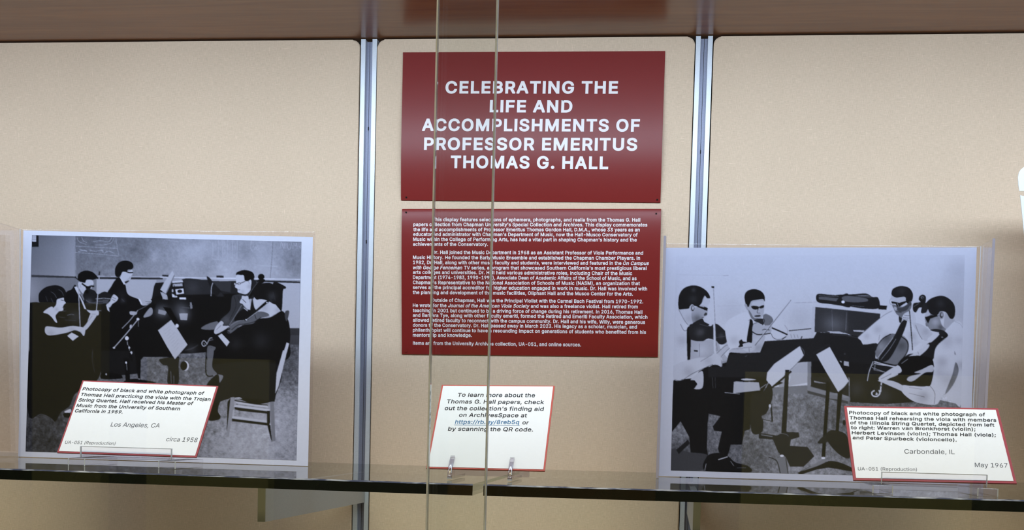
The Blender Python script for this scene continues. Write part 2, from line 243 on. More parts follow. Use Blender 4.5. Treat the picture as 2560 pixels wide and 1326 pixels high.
# ---- drawing of the two black-and-white prints (grey values, traced shapes) ----
CROPS = {'A': (0, 540, 3.6833), 'B': (400, 540, 3.6833), 'C': (0, 880, 3.6833), 'D': (400, 880, 2.973),
         'E': (1640, 580, 3.6833), 'F': (2080, 580, 3.6833), 'G': (1640, 900, 3.1125), 'H': (2080, 900, 3.1125),
         'X': (0, 0, 1.0)}
PHOTO_1 = '''
A r 118 285,565 700,575 700,800 285,800
A r 60 290,543 700,560 700,574 290,565
A b 30 230,700 150
A r 176 890,585 1440,590 1440,790 890,790
B r 182 1060,612 1290,618 1285,1042 1060,1042
A l 205 3 880,556 1500,562
B l 215 10 0,566 1290,586
A r 42 890,566 1500,572 1500,586 890,580
B r 40 850,590 1290,606 1290,620 850,606
B r 62 1150,1035 1285,1035 1285,1110 1150,1110
B r 78 1150,1100 1285,1100 1285,1330 1150,1330
A r 26 295,176 355,182 355,285 295,285
A r 185 295,178 333,180 333,240 295,238
A l 120 2 297,195 330,195
A l 120 2 297,215 330,215
A l 150 3 690,185 695,350 700,560
A l 178 3 1066,195 1072,240 1080,290
A l 178 3 700,280 900,290 1080,300
A l 178 3 692,338 900,352 1092,370
A l 178 3 1080,300 1095,370
A l 175 3 710,198 728,238 792,262
A l 175 3 752,198 770,232 800,246
A l 175 3 1052,198 1022,250 950,268 870,268
A l 175 3 860,236 930,230 1000,238 1030,198
A l 170 5 730,308 800,328
A l 170 5 720,330 770,318 800,322
A l 165 5 828,318 880,326 940,318 950,340
A l 165 5 960,345 1000,325 1050,345
A l 165 3 1530,222 1640,238
A b 14 1420,360 50
A b 14 1420,400 25
B b 10 290,300 70
B b 10 400,300 70
B b 8 330,370 90
X n 7 188,590 754,692
B b -14 300,240 60
A b -18 1250,330 120
B b 10 300,330 160
B b -18 420,470 140
B b -20 780,330 90
B b 20 600,520 120
B b 14 1000,470 130
B b -20 1200,430 120
B l 190 3 487,232 485,400
B l 190 3 485,400 600,408 710,415
B l 190 3 712,230 708,415
B l 178 3 540,226 536,400
B l 178 3 575,226 575,400
B l 190 3 622,222 618,408
B l 190 3 668,222 664,412
B l 175 6 590,235 598,262 585,290
B l 175 6 590,310 600,330 585,360
B l 175 5 690,280 694,300
B l 190 3 842,228 836,300 850,325
B l 185 3 850,290 862,278 868,310
B l 185 3 875,312 878,285 890,300 894,318
B l 185 3 900,318 912,295 914,330
B l 185 3 1104,300 1118,244 1140,300 1152,246
B l 185 3 1170,250 1178,300 1198,305 1212,250
B l 185 3 1222,305 1232,250 1245,280 1256,250 1262,305
B l 185 3 1300,270 1285,285 1300,300
B l 98 3 1040,238 1030,400 1014,572
B l 195 5 925,458 1000,463 1085,466
B l 175 4 850,440 900,455 960,472
B l 170 4 530,290 560,300
A r 60 1498,542 1552,546 1550,562 1496,558
B r 50 22,543 78,545 76,560 20,558
B r 50 520,550 585,552 585,571 520,569
P X 105 60,862 760,862 745,1156 60,1134
X b -40 110,1090 110
X b 38 640,1110 120
X b 34 700,1060 110
X b 22 560,1140 100
X b -30 700,905 60
X n 17 60,862 760,1160
B p 40 206,585 480,600 700,600 870,590 870,760 206,760
B r 58 480,602 655,604 650,705 560,690
B r 48 215,590 460,590 470,735 240,735
A r 30 1432,618 1690,600 1700,780 1395,780 1418,650
B r 23 -130,900 700,980 690,1240 480,1250 300,1268 -20,1272 -130,1290
B r 22 -20,735 760,715 760,1010 560,1010 380,1090 -40,1180 -60,760
X r 23 240,790 430,780 430,893 250,893
A r 24 1395,765 1768,765 1768,1010 1290,1010 1200,880 1300,820
B r 205 112,602 210,592 212,612 112,620
B r 165 118,628 206,622 208,648 118,652
B r 215 140,678 215,668 222,716 150,726
B e 30 182,695 22,16
B r 210 110,715 160,742 158,752 112,750
B r 220 178,752 240,752 240,771 178,770
B r 190 108,680 122,674 124,700 110,706
B l 24 6 130,640 140,740
B r 150 40,740 70,740 72,772 40,772
A r 170 1475,700 1510,712 1540,730 1530,770 1500,765
A l 160 4 1500,700 1500,770
P B 190 115,504 130,542 92,640 50,718 2,680 40,610
B r 120 130,542 135,552 62,714 50,718
B p 33 430,563 460,575 500,630 560,690 590,742 520,742 465,660
B l 180 7 487,618 474,660 470,738
B r 45 560,700 590,742 520,742
A b 70 1490,880 60
A b 60 1690,910 60
A r 150 1650,900 1730,898 1722,962 1660,958
A r 140 1460,862 1540,880 1520,916 1455,900
A b 40 1660,850 70
A r 18 1500,838 1570,850 1650,990 1600,985
B l 95 6 200,840 270,850
B r 130 275,800 290,795 300,850 280,860
B l 120 5 270,825 300,830
A p 22 1095,565 1055,600 1025,650 985,720 1000,800 1060,840 1000,960 960,1100 940,1326 1300,1326 1290,1100 1230,960 1300,830 1285,775 1180,725 1155,640 1130,612
A p 22 1060,540 1062,480 1095,430 1150,412 1205,425 1229,462 1216,490 1180,496 1165,516 1130,516 1118,545 1105,562 1075,562
A p 196 1115,542 1130,516 1165,516 1215,498 1222,528 1212,552 1203,582 1186,600 1162,606 1140,600 1108,565
A l 30 9 1164,516 1195,524 1222,522
A p 40 1152,606 1190,596 1172,615 1156,622
A r 205 1096,558 1122,578 1156,630 1140,634
A l 120 3 1200,560 1188,580
A p 175 1275,766 1300,785 1335,766 1382,768 1397,788 1372,812 1338,826 1308,824 1285,790
A r 215 1272,760 1290,768 1312,812 1300,822
A l 90 3 1340,790 1390,790
A l 90 3 1350,808 1380,800
A p 22 600,722 660,676 692,636 725,700 760,800 800,868 900,880 960,860 1000,800 1070,790 1120,850 1060,1000 1010,1326 900,1326 880,1000 600,900
A b 28 1130,780 25
A l 70 5 1120,765 1145,790
A p 20 713,580 722,538 758,512 800,504 850,518 886,548 896,572 855,590 800,590 782,616 748,612 728,600 695,572 694,556
A p 196 722,612 748,610 782,616 798,590 848,592 862,625 848,652 832,690 802,716 770,718 745,695 722,650
A l 24 13 756,625 802,655 838,648 865,650
A e 24 812,662 24,14
A l 150 4 735,630 745,660
A r 205 683,655 708,650 735,702 760,762 797,862 776,858 740,765 702,695
A l 30 7 735,720 770,790
A r 26 790,700 1000,775 1000,870 800,872 770,800
A p 62 800,765 860,770 900,760 990,775 960,810 860,812
A p 36 765,730 800,672 868,688 900,722 962,698 1020,722 1030,758 985,780 905,764 872,792 820,802 785,778
A b 40 820,790 30
A l 100 5 790,775 830,800 880,800
A l 150 6 882,765 960,760 1032,768
A l 110 4 900,790 990,785
A r 80 945,770 1005,772 990,812 950,805
A p 195 1030,745 1052,724 1088,755 1072,788 1036,812 1008,846 976,826 1012,788
A l 90 3 1035,750 1068,765
A l 90 3 1030,770 1060,785
A r 205 978,822 1004,850 1010,886 988,868
P A 24 272,800 330,795 372,800 470,830 600,760 700,860 800,880 900,900 935,960 935,1326 272,1326
A b 26 690,930 60
A p 192 798,866 860,876 892,868 912,890 902,918 868,908 832,900
A p 188 835,900 886,900 892,918 835,1002 790,1052 764,1032 800,985
A l 175 9 915,535 903,700 888,870
A l 40 11 917,516 913,545
A l 110 3 845,905 880,905
A l 120 3 800,985 850,920
C p 24 272,-10 935,-10 930,180 860,300 700,380 640,500 560,560 510,642 470,610 380,570 262,575
A p 27 357,780 358,720 388,680 440,650 520,640 582,664 609,710 604,748 560,758 528,772 520,812 482,832 440,832 420,852 370,802
A l 80 6 470,700 500,720 520,755
A l 75 6 540,680 570,700 585,735
A l 65 5 420,740 440,790
A l 70 5 470,760 490,800
A p 204 525,772 560,760 586,755 592,782 606,802 589,820 580,840 583,868 545,882 502,888 488,855 515,820
A l 40 5 560,775 585,780
A l 110 3 572,845 600,850
A p 204 398,890 440,852 482,836 498,872 540,880 512,922 527,982 506,976 480,940 440,905
A l 120 3 540,880 610,875
A l 130 4 620,916 655,908 682,912
A l 80 4 600,960 700,965
A l 80 4 540,930 600,940
A l 165 9 722,650 730,850 738,1022
A p 192 412,1052 424,1020 470,1020 560,1030 660,1014 722,1020 772,1030 786,1055 772,1108 742,1076 692,1054 620,1076 520,1096 450,1102 420,1084
A l 100 3 690,1054 750,1075
P A 205 618,1106 660,1075 726,1110 670,1152
A l 60 4 820,1035 830,1045
A l 55 5 855,1230 850,1326
C l 50 6 850,0 850,80 872,190
C r 30 930,-10 1290,-10 1290,200 1130,215 930,250
C p 22 935,200 1010,190 1100,210 1125,225 1110,248 940,250
C e 170 978,208 8,10
C r 22 1140,60 1190,60 1198,272 1158,272
C r 22 1240,-10 1300,-10 1292,252 1272,252
C e 225 1161,100 9,11
C l 130 5 1165,110 1170,170
C e 205 1280,254 10,7
C e 205 1208,10 10,14
C p 22 1150,268 1230,250 1330,262 1440,285 1300,300 1150,290
C p 33 1465,75 1510,60 1640,40 1645,130 1640,295 1545,295 1548,140 1500,120
C l 100 6 1572,180 1578,290
C l 100 6 1600,220 1602,295
C e 205 1706,130 34,45
C e 24 1692,130 32,42
C p 212 592,556 622,536 652,530 652,556 622,566
C p 24 582,570 640,565 660,602 600,604
A r 22 1268,872 1395,800 1440,815 1420,860 1310,930 1270,960
A p 165 1198,880 1262,888 1245,914 1200,910
A p 140 1320,930 1378,850 1404,858 1402,905 1364,930
A l 150 8 1125,1036 1190,970 1270,870
A l 100 6 1270,870 1330,840 1390,800
A r 190 1196,1005 1215,1002 1210,1030 1192,1035
A l 180 9 1050,1215 1160,1090 1270,955
A e 205 1050,1216 11,9
A e 215 1270,952 14,13
A l 100 7 1275,970 1275,1020
A e 220 1168,1128 18,19
A l 130 9 1172,1160 1176,1190
A e 215 1190,1215 9,11
A e 205 1211,1260 9,12
A l 160 5 1186,1195 1192,1240
A l 22 20 1195,1270 1215,1330
P A 190 1454,1055 1576,958 1640,1050 1690,1130 1727,1187 1610,1322 1540,1210
A t 168 1490,1060 1580,990 1680,1180 1610,1270 9
A e 215 1630,1013 16,18
B l 45 12 230,1240 300,1220 350,1190
B b 30 290,1230 50
B p 62 665,742 700,726 752,726 748,790 800,862 860,900 760,960 600,1012 552,968 640,880 655,800
B l 40 4 680,740 700,830 640,960
B l 40 4 720,740 740,800
B b 22 610,960 40
B p 25 690,930 760,860 800,870 870,850 880,930 800,985 700,990
B p 20 702,547 710,520 770,500 832,510 864,538 866,580 836,592 800,598 780,592 770,548 740,546
B p 206 702,547 745,545 772,550 780,592 805,602 835,588 842,610 838,650 830,690 792,722 742,714 716,702 712,672 690,656 700,612
B l 30 5 684,625 735,622 785,603
B e 60 688,628 10,14
B e 206 690,628 6,9
B e 60 728,625 14,11
B e 190 729,626 10,7
B l 80 4 712,682 738,682
B l 130 4 815,600 822,625
B r 206 755,735 800,742 800,790 770,800 745,790
B r 60 770,748 800,752 805,800 790,830 765,780
B e 18 932,562 30,27
B p 22 900,590 960,585 960,610 900,650 850,732 808,765 800,745 880,640
B l 120 3 905,606 850,680 810,745
B p 200 733,797 760,752 808,738 818,775 832,822 836,866 800,852 765,815
B l 60 5 770,850 810,875
B l 40 4 760,770 790,800
B l 215 6 772,848 806,876
B l 115 7 752,822 700,910 638,1006
B p 26 860,690 850,745 870,850 905,885 870,905 830,900 840,800
B p 26 1045,614 1150,648 1155,672 1132,692 1118,880 1060,880 1040,760
B p 200 868,745 895,765 960,768 1005,790 1060,815 1076,832 1112,886 1050,908 1015,932 1000,905 950,885 902,880 876,852 864,792
B p 25 866,745 858,700 880,658 940,624 1010,618 1062,650 1087,712 1080,792 1058,816 1010,792 960,772 918,768 892,772
B b 30 1030,740 40
B l 60 4 1040,700 1060,780
B l 60 4 1010,760 1030,795
B p 24 1015,935 1118,878 1160,920 1190,1000 1196,1160 1128,1340 470,1340 500,1220 640,1080 780,1000 905,950
B p 75 1155,880 1190,880 1168,972 1150,932
B p 100 618,1062 650,1000 710,965 780,960 830,930 880,890 950,884 1002,906 992,926 902,950 862,990 800,1002 742,1012 692,1052 640,1086
B l 40 6 660,1050 720,1005 790,995 870,975 930,935
B l 40 5 870,905 885,950
B l 140 4 650,1010 720,970 800,960
B p 28 980,785 1004,792 940,850 800,962 786,950 880,870
B l 206 5 985,812 900,880 800,955
B e 215 985,800 8,6
B e 215 793,958 8,6
B p 110 380,1042 430,1000 532,974 505,1045
B p 192 498,1062 520,1012 560,970 586,985 580,1012 640,1016 560,1072 510,1090
B l 90 3 520,1050 560,1010
B l 22 10 484,1116 560,1078 642,1040
P B 204 533,1106 568,1084 642,1162 614,1204
B l 50 12 640,1080 620,1065
B l 165 9 430,1175 405,1150 385,1175 400,1202 425,1190
B l 165 6 405,1178 412,1182
B l 150 9 430,1185 460,1130 480,1125
B l 120 5 455,1150 490,1140
B p 100 438,1205 500,1205 512,1222 480,1270 470,1340 438,1340
B l 30 5 470,1215 495,1250
B r 200 1166,1166 1190,1176 1148,1340 1110,1340
D p 22 410,-10 916,-10 880,120 856,350 825,372 700,390 560,342 505,352 450,370 430,440 450,482 430,506 350,496 330,300 400,205
D p 32 415,95 880,95 852,350 820,368 560,338 505,350 440,372 350,380 400,200
D r 198 914,-10 946,-10 880,262 856,312 866,160
D p 105 365,-10 400,-10 388,110 424,166 356,164
D l 25 8 345,-5 345,170 420,172
D p 120 330,240 400,200 395,170 470,180 420,250
D p 24 350,240 420,170 440,200 430,300 360,300
D r 140 524,340 553,336 512,634 492,632
D r 24 502,372 524,345 496,600
D r 202 552,394 815,428 815,442 550,410
D r 28 556,412 815,446 812,462 600,440 556,428
D r 195 538,478 815,514 815,530 536,496
D r 26 536,498 815,532 812,550 534,516
D r 26 795,440 818,440 818,530 795,530
D r 175 542,430 556,430 550,480 538,480
D r 125 818,376 846,368 858,664 830,670
D r 24 798,545 820,545 832,668 824,650
D r 196 556,342 590,338 616,350 560,348
D r 200 562,372 700,392 798,400 804,418 690,402 562,384
D l 24 6 556,362 690,386 800,398
D r 160 552,365 566,366 564,400 550,400
A b -30 1180,592 14
A b -25 800,700 18
A b -22 520,860 18
B b -28 820,650 22
B b -20 760,700 20
B b -25 960,840 40
B b -25 1085,870 30
A b -22 470,1085 30
A b -18 660,1045 25
B b 16 930,1150 80
B b 14 700,1180 60
A b 12 1120,720 40
B b 15 300,660 60
'''
PHOTO_2 = '''
F b -22 1120,600 160
F b -20 1170,350 120
F b -16 1200,780 110
E l 186 3 190,395 640,402
E l 150 5 622,404 668,402
E l 190 2 560,685 820,680
E l 192 2 185,400 185,700
E b -12 700,740 120
E b -18 1330,800 130
E l 150 3 1270,655 1480,648
X n 1.5 1690,640 2412,900
G r 108 120,260 1500,180 1500,910 100,880
H r 108 0,200 330,200 1003,350 1000,700 0,960
X b -25 1700,1150 60
X b 22 1990,1190 120
X b 20 2060,1185 80
X b 14 1980,1010 80
X b -25 2040,1090 80
X b 20 1985,1100 60
X b -22 1900,1140 60
X b 20 1700,1080 40
X n 17 1676,985 2405,1200
E r 190 1225,905 1430,890 1430,990 1225,985
E r 60 1222,908 1430,888 1430,896 1222,916
E r 175 1230,1195 1435,1195 1430,1340 1225,1330
F r 50 -60,700 445,755 430,900 250,1050 -60,960
E r 58 1466,692 1768,725 1768,935 1460,925
E l 85 5 1620,720 1625,910
E l 95 4 1755,740 1750,910
E b 25 1600,840 80
F b 20 60,860 80
F l 110 4 135,740 125,910
E r 185 1440,688 1468,692 1455,978 1425,978
P F 196 -180,680 -130,655 0,664 430,716 560,730 470,752 430,752 0,708
E r 196 1445,655 1500,648 1768,690 1768,722 1450,690
E r 170 1570,915 1690,918 1768,945 1700,955
F r 180 -20,925 120,930 210,965 -20,945
F r 185 195,905 300,908 290,925 200,918
E p 36 1486,574 1600,580 1700,585 1768,572 1790,690 1700,680 1600,665 1488,646
F p 36 -30,600 60,580 200,575 312,568 372,600 425,608 432,702 300,708 180,690 90,670 -30,640
E r 92 1500,598 1560,600 1680,612 1660,640 1500,622
F p 95 90,606 150,590 310,612 325,640 220,650 120,640
F p 75 210,590 320,582 370,602 330,606
E l 120 4 1500,588 1680,596
F l 140 4 240,590 340,585
F r 30 428,676 508,682 500,718 430,714
F e 235 102,646 16,13
F l 110 3 180,680 300,690
G r 170 1060,70 1185,0 1185,178 1030,205
G r 150 955,170 1010,140 1005,210 955,215
G r 125 1180,-10 1208,-10 1200,212 1494,296 1494,322 1178,238
G r 38 1208,-10 1500,-10 1500,290 1204,208
G t 190 1215,160 1332,184 1332,196 1215,172 3
G r 70 1180,240 1494,325 1494,345 1180,262
F r 30 -180,1180 380,1180 340,1340 -180,1340
P F 165 55,1175 180,1200 285,1220 230,1252 110,1232
F l 30 22 100,1170 92,1340
H r 32 130,-10 790,-10 790,200 640,330 420,345 140,330
H b 20 190,230 60
H b 22 400,280 60
H r 118 -40,268 142,295 142,318 -40,300
H r 130 0,258 60,262 140,290 100,300
E p 28 440,1250 600,1240 680,1170 690,1110 960,1105 1090,1110 1000,1340 430,1340
P G 28 135,160 280,145 440,40 700,-10 960,-10 860,130 872,180 832,250 745,290 732,540 690,555 668,662 582,662 556,752 490,722 482,690 512,560 452,552 442,520 502,440 410,420 402,500 396,690 406,752 270,735 258,600 192,480 125,560 128,300
E p 200 165,900 240,890 310,880 310,1200 165,1235
E p 160 320,990 430,1000 552,998 600,1090 668,1190 560,1200 400,1195 312,1195
E b 25 420,1090 60
E l 120 3 400,1030 400,1150
E l 120 3 550,1000 570,1100
E r 45 350,1088 386,1092 384,1106 350,1102
E p 192 208,712 300,704 325,745 335,800 345,850 300,862 262,822 225,760
E l 120 4 208,712 262,815 310,875
E l 110 4 225,850 262,912 312,884
E r 205 235,830 300,862 310,880 265,908
E p 155 430,620 450,590 478,608 496,640 472,690 476,725 470,765 440,785 430,812 402,832 352,852 330,805 328,740 355,700 390,688 420,655
E p 190 432,640 450,595 488,620 492,650 470,690 430,680 405,680
E b -45 380,800 45
E p 30 210,708 207,620 224,560 265,515 340,493 410,508 470,550 499,606 472,612 450,588 430,622 420,655 390,686 356,682 330,668 310,690 302,706 250,712
E b 30 345,535 20
E e 168 336,705 22,36
E e 60 338,705 15,26
E e 175 340,702 10,18
E r 24 365,678 395,684 476,706 470,726 420,708 390,696
E r 24 445,690 478,704 472,728 440,718
E p 60 455,745 470,752 466,770 440,770
E l 70 4 420,790 440,788
E p 26 286,892 315,878 322,960 312,1205 292,1200 284,1000
E p 40 308,862 360,850 440,850 500,870 530,850 572,855 640,918 655,942 722,958 738,988 700,988 666,975 656,1012 620,1037 580,1032 550,1000 480,984 430,1007 350,1002 308,972
E p 40 330,852 420,800 446,830 492,858 400,872
E b 22 395,930 40
E b 25 600,960 25
E l 100 3 400,850 480,872
E l 90 3 520,980 650,960
E l 20 10 640,930 735,975
E p 200 519,520 529,520 542,800 554,1112 534,1112 526,800
E l 110 3 530,530 543,800 555,1100
E r 40 510,500 537,502 536,520 512,516
E p 180 552,1116 600,1080 640,1030 680,980 742,958 764,990 735,1032 664,1082 605,1155
E l 100 4 560,1120 640,1050 690,1040
E l 95 4 600,1150 664,1084 740,1030
E l 110 3 700,945 745,925 745,880
E l 110 3 680,905 740,940
E p 192 160,1235 300,1206 400,1190 500,1140 552,1120 602,1168 606,1242 560,1226 505,1220 400,1284 300,1324 200,1340 160,1330
G p 192 138,50 300,-10 470,-20 515,-5 500,40 440,30 280,105 190,160 140,150
G l 110 4 145,155 200,160 290,105 440,35
E l 120 3 410,1195 520,1130
E l 120 3 600,1240 602,1180
E r 140 600,1195 670,1180 672,1195 605,1216
E l 150 3 505,1225 580,1225
G p 185 265,160 330,100 366,98 362,216 296,226 318,185 290,165
G r 26 262,158 300,160 322,190 300,222 270,210
G r 168 606,172 640,166 800,176 812,238 600,262
G p 185 660,152 710,145 780,156 700,162
G l 24 9 610,162 700,168 845,160
G l 150 5 535,256 650,266
G l 150 5 800,230 860,190
G l 90 3 432,50 444,222
G l 80 3 460,60 462,220
G e 215 487,128 4,9
G p 36 742,290 832,250 880,180 905,230 905,300 862,412 822,440 835,480 822,565 742,555
G l 40 12 895,350 905,480
G e 200 887,360 10,14
G l 60 6 820,460 900,480
G p 70 118,700 260,720 405,745 390,850 118,862
G p 28 395,755 480,725 560,752 620,800 720,830 720,880 390,870
G l 175 8 486,778 556,756
G l 120 5 580,790 605,825
G l 110 4 630,842 700,842
G l 170 4 380,860 390,810
G r 36 158,702 250,620 262,652 178,735
E p 204 640,850 720,780 830,740 862,800 870,1030 780,1060 690,1080 650,1000
E p 172 885,930 1000,950 985,1030 962,1112 700,1112 690,1082 780,1060 880,1020
E b 20 930,1010 40
E p 165 852,690 865,660 882,634 930,626 986,618 996,660 996,720 986,770 960,800 920,812 880,792 850,742
E p 110 850,720 870,740 900,790 950,806 920,816 878,796
E p 185 890,650 980,635 990,670 940,690 890,680
E p 28 815,595 830,555 870,532 920,529 970,550 999,590 1000,642 986,620 930,626 882,636 866,660 852,692 832,682 820,640
E p 150 815,670 835,668 850,720 835,715
E p 30 876,690 900,682 945,690 940,712 900,714
E p 30 952,690 992,676 990,698 960,706
E l 70 5 940,712 932,745 958,750
E p 60 905,775 930,768 962,768 955,782 920,784
E l 80 3 912,798 945,800
E p 26 866,806 892,832 886,960 880,1022 838,1016 845,930 858,860
E l 120 3 850,820 866,806
E p 45 900,815 980,800 990,855 940,836
E p 110 985,780 1010,756 1050,775 1078,815 1060,862 1000,860
E p 165 884,905 895,852 930,836 985,862 1060,862 1072,892 1050,932 1010,946 960,948 912,942
E l 60 3 884,905 895,852 930,836
E l 45 9 888,922 930,945 985,945 1055,935
E l 40 5 980,860 1000,820 985,800
E l 30 5 980,905 1000,898 1045,905
E l 120 3 1010,756 1060,780 1080,815
E p 200 1062,900 1090,890 1200,960 1160,990 1110,985
E l 38 13 1070,886 1150,920 1218,952
E l 38 9 1216,955 1160,990
E l 60 4 1062,940 1080,975 1120,992 1175,985
E p 188 1215,945 1260,935 1330,955 1345,980 1200,990
E l 110 3 1240,945 1250,980
E l 110 3 1270,945 1280,980
E l 110 3 1300,950 1310,980
E l 28 8 1345,965 1335,985
E l 130 3 1185,860 1212,905 1205,940
E l 85 5 1242,630 1080,835 912,1046
E l 195 6 1236,632 1074,834 906,1042
E p 188 780,1062 850,1018 915,1050 900,1092 850,1104 808,1088
E l 110 3 800,1070 880,1062
E l 110 3 860,1110 856,1070
E p 32 758,1062 770,1040 765,1010 790,992 800,1010 842,1018 800,1034 800,1056
E l 120 3 700,1080 800,1075
P E 38 668,1132 800,1118 958,1112 1000,1008 1120,1000 1450,980 1480,925 1768,945 1768,1190 1500,1192 1350,1200 1200,1222 1080,1240 1020,1340 480,1340 480,1250 640,1240
E l 110 4 820,1150 838,1140
F p 36 -60,945 120,948 245,970 292,1036 416,1030 400,1120 392,1190 330,1216 230,1205 100,1185 -60,1100
F l 70 4 0,948 130,958 245,978
E e 70 1738,1125 8,8
P X 202 1999.7,865.6 2009.8,889.5 1972,930 1930.8,967.5 1915.7,951.4 1917.9,932 1936,910
E l 40 12 1330,1046 1390,1130 1366,1152
E l 110 4 1326,1055 1360,1140 1180,1326
P X 202 2040.5,886.8 2074.4,867.8 2122,953 2110,968 2095.4,981 2066,932
X l 150 1 2122,953 2110,968 2095,981
E l 42 14 1445,1120 1580,1044 1600,1056
G l 24 14 1050,92 905,215
G r 24 905,205 960,170 990,180 915,212
F p 202 240,972 300,920 380,850 470,772 560,724 602,766 645,800 622,852 562,940 450,988 430,1002 330,1012 290,1040 265,1002
F l 120 4 245,968 330,890 470,775 555,728
F l 130 4 430,1000 440,950
F b -20 320,960 30
F p 40 616,775 645,795 635,835 620,830
F p 110 558,668 650,690 722,648 732,690 702,742 660,762 640,792 612,772 590,752 570,712
F p 180 548,572 570,597 672,600 682,640 620,652 548,636
F p 33 548,575 558,530 600,506 650,499 710,518 744,570 740,625 720,640 700,662 682,642 672,600 600,606 570,598
F r 30 545,640 620,654 690,634 738,628 735,640 685,650 650,672 628,688 600,690 585,664 552,660
F l 150 4 600,655 612,684
F l 140 4 545,612 530,640 540,668 556,670
F p 70 590,690 640,700 720,655 690,720 620,735
F p 160 575,690 598,700 590,725 572,710
F l 36 5 590,735 640,742
F e 70 718,660 14,22
F p 202 660,862 722,820 762,870 802,950 802,1042 752,1082 722,1000 660,950
F b -14 770,1030 30
F p 202 745,760 800,700 850,760 870,830 860,880 780,840
F p 34 798,622 810,590 840,579 864,600 860,650 832,692 800,702 772,742 746,720 752,660 812,648
F e 120 832,606 14,12
F e 34 834,608 9,7
F l 130 3 752,690 800,660
F p 40 820,742 838,670 880,655 892,722 852,748
F p 112 398,1112 420,1040 470,980 540,940 602,945 660,960 702,1012 702,1082 662,1152 602,1222 520,1212 430,1182
F b -25 640,1050 45
F b 18 450,1060 40
F l 36 7 402,1090 422,1040 472,980 540,942
F l 36 9 620,955 685,1000 702,1060 680,1130 610,1215
F l 190 3 640,952 698,1000 712,1060 690,1130 640,1200
F p 36 640,832 692,814 642,965 522,1178 430,1168 562,980
F l 200 4 562,975 490,1070 412,1170
F l 180 3 590,985 530,1080 450,1180
F l 150 3 545,1000 470,1100
F l 195 8 388,1212 450,1225 598,1248
F l 170 4 410,1195 360,1250 330,1330
F l 170 4 345,1245 380,1240
F p 36 330,1250 420,1230 560,1250 540,1300 420,1320 340,1330
F l 180 4 400,1215 390,1270
F l 160 4 380,1270 470,1290
F p 192 648,800 660,760 700,735 742,730 764,770 772,832 742,852 690,822
F l 90 3 655,790 710,795
F l 90 3 665,770 715,775
F l 90 3 655,806 700,812
F p 185 742,852 780,840 852,870 932,950 882,1002 832,990 792,930
F l 110 4 770,860 800,940 830,990
F l 42 8 714,730 728,900 742,1092
F p 34 620,1212 700,1130 790,1120 860,1050 920,1002 1000,932 1068,960 962,1062 936,1200 900,1232 762,1292 640,1285
F p 200 878,992 962,918 1002,930 912,1018
F p 196 640,1200 700,1150 782,1106 880,1036 892,1062 822,1132 682,1218
F l 110 3 700,1150 720,1180
F l 110 3 790,1105 800,1130
F p 205 742,1090 790,1040 830,1030 800,1085 760,1110
F p 160 1048,742 1092,800 1130,815 1062,892 1030,862
F p 128 855,782 885,715 902,750 960,770 992,800 1012,860 1052,900 1042,926 962,916 912,906 882,872 862,832
F p 178 858,775 886,712 905,758 880,778
F b 25 950,830 30
F p 32 880,690 868,655 920,610 1010,589 1082,620 1128,680 1132,762 1112,802 1082,792 1050,742 1000,734 962,772 905,752 885,712
F e 140 1005,768 25,38
F e 55 1008,768 15,26
F e 150 1012,764 9,16
F r 26 855,788 915,768 990,772 905,800 885,845
F p 120 862,840 884,850 890,872 866,868
F p 45 905,905 960,895 1045,915 1040,930 960,922
F b -35 1000,880 25
F p 202 1038,920 1080,870 1132,828 1205,885 1205,1340 918,1340 936,1180 960,1062 1062,962
F l 150 3 1132,828 1180,850 1205,885
F b -16 1170,1000 40
F p 130 1128,1100 1152,1200 1112,1330 1090,1330 1126,1210
F l 140 3 936,1180 960,1062 1062,962
F p 40 985,930 1040,920 1068,958 1020,985
F e 120 1015,972 10,7
F p 185 758,1290 800,1270 862,1250 926,1220 926,1330 872,1340
F l 90 4 770,1300 840,1290
F l 100 4 540,1340 600,1270 630,1290
F p 180 500,1340 590,1240 625,1230 640,1290 560,1340
H p 200 758,190 790,-10 1008,-10 1003,342 960,340 900,300 872,250 842,312 796,352 640,326 545,252 545,200 622,202
H p 120 962,20 985,90 940,200 880,265 935,120
H l 120 4 760,200 800,260 795,345
H l 130 3 600,215 700,230
H l 130 3 600,260 720,290
H b -20 720,280 30
H p 24 545,-10 775,-10 770,190 700,195 600,190 520,150
H p 190 356,162 420,158 482,168 547,200 545,242 500,226 400,182
H p 195 362,145 420,95 512,45 542,92 482,122 398,172
H l 90 3 380,150 460,110
H l 200 11 330,240 310,255 318,280 350,285 372,262 366,238
H l 200 9 345,258 352,268 340,270
H l 205 11 385,180 380,215 378,250
H l 60 8 370,200 395,205
H l 180 7 320,15 290,90 275,165
H l 190 9 330,15 420,40 510,58
H l 170 4 310,60 420,100
H p 178 640,100 700,75 780,40 786,92 722,102 632,166 584,160 602,130 690,108
H l 190 3 590,-5 540,30
G r 34 1006,80 1036,80 1006,742 964,742
P G 42 800,570 940,590 1000,562 1110,565 1116,602 1050,622 1042,670 1180,680 1232,752 1150,832 1042,832 1012,762 952,722 910,622 800,612
G l 130 6 820,585 905,598
G l 110 4 930,590 960,575 1010,580 1030,595
G p 118 962,760 1010,760 1028,892 968,892 942,792
G l 40 6 880,760 940,790 968,890
G l 40 5 1010,765 1028,890
G e 225 980,748 16,9
G r 26 1328,170 1356,180 1316,757 1288,757
G e 225 1302,765 16,9
P G 32 1310,790 1494,848 1600,900 1494,862 1340,840 1250,855 1122,897 1100,880 1200,830
G p 125 1300,776 1200,832 1105,880 1120,872 1250,830 1330,790
G l 120 5 1330,775 1420,800 1494,830
G r 28 1428,240 1452,240 1420,560 1398,560
G p 40 1258,642 1340,562 1380,548 1432,570 1392,612 1300,650
H r 26 45,250 75,250 52,560 28,560
H p 36 -30,560 50,555 120,600 140,760 60,740 -30,640
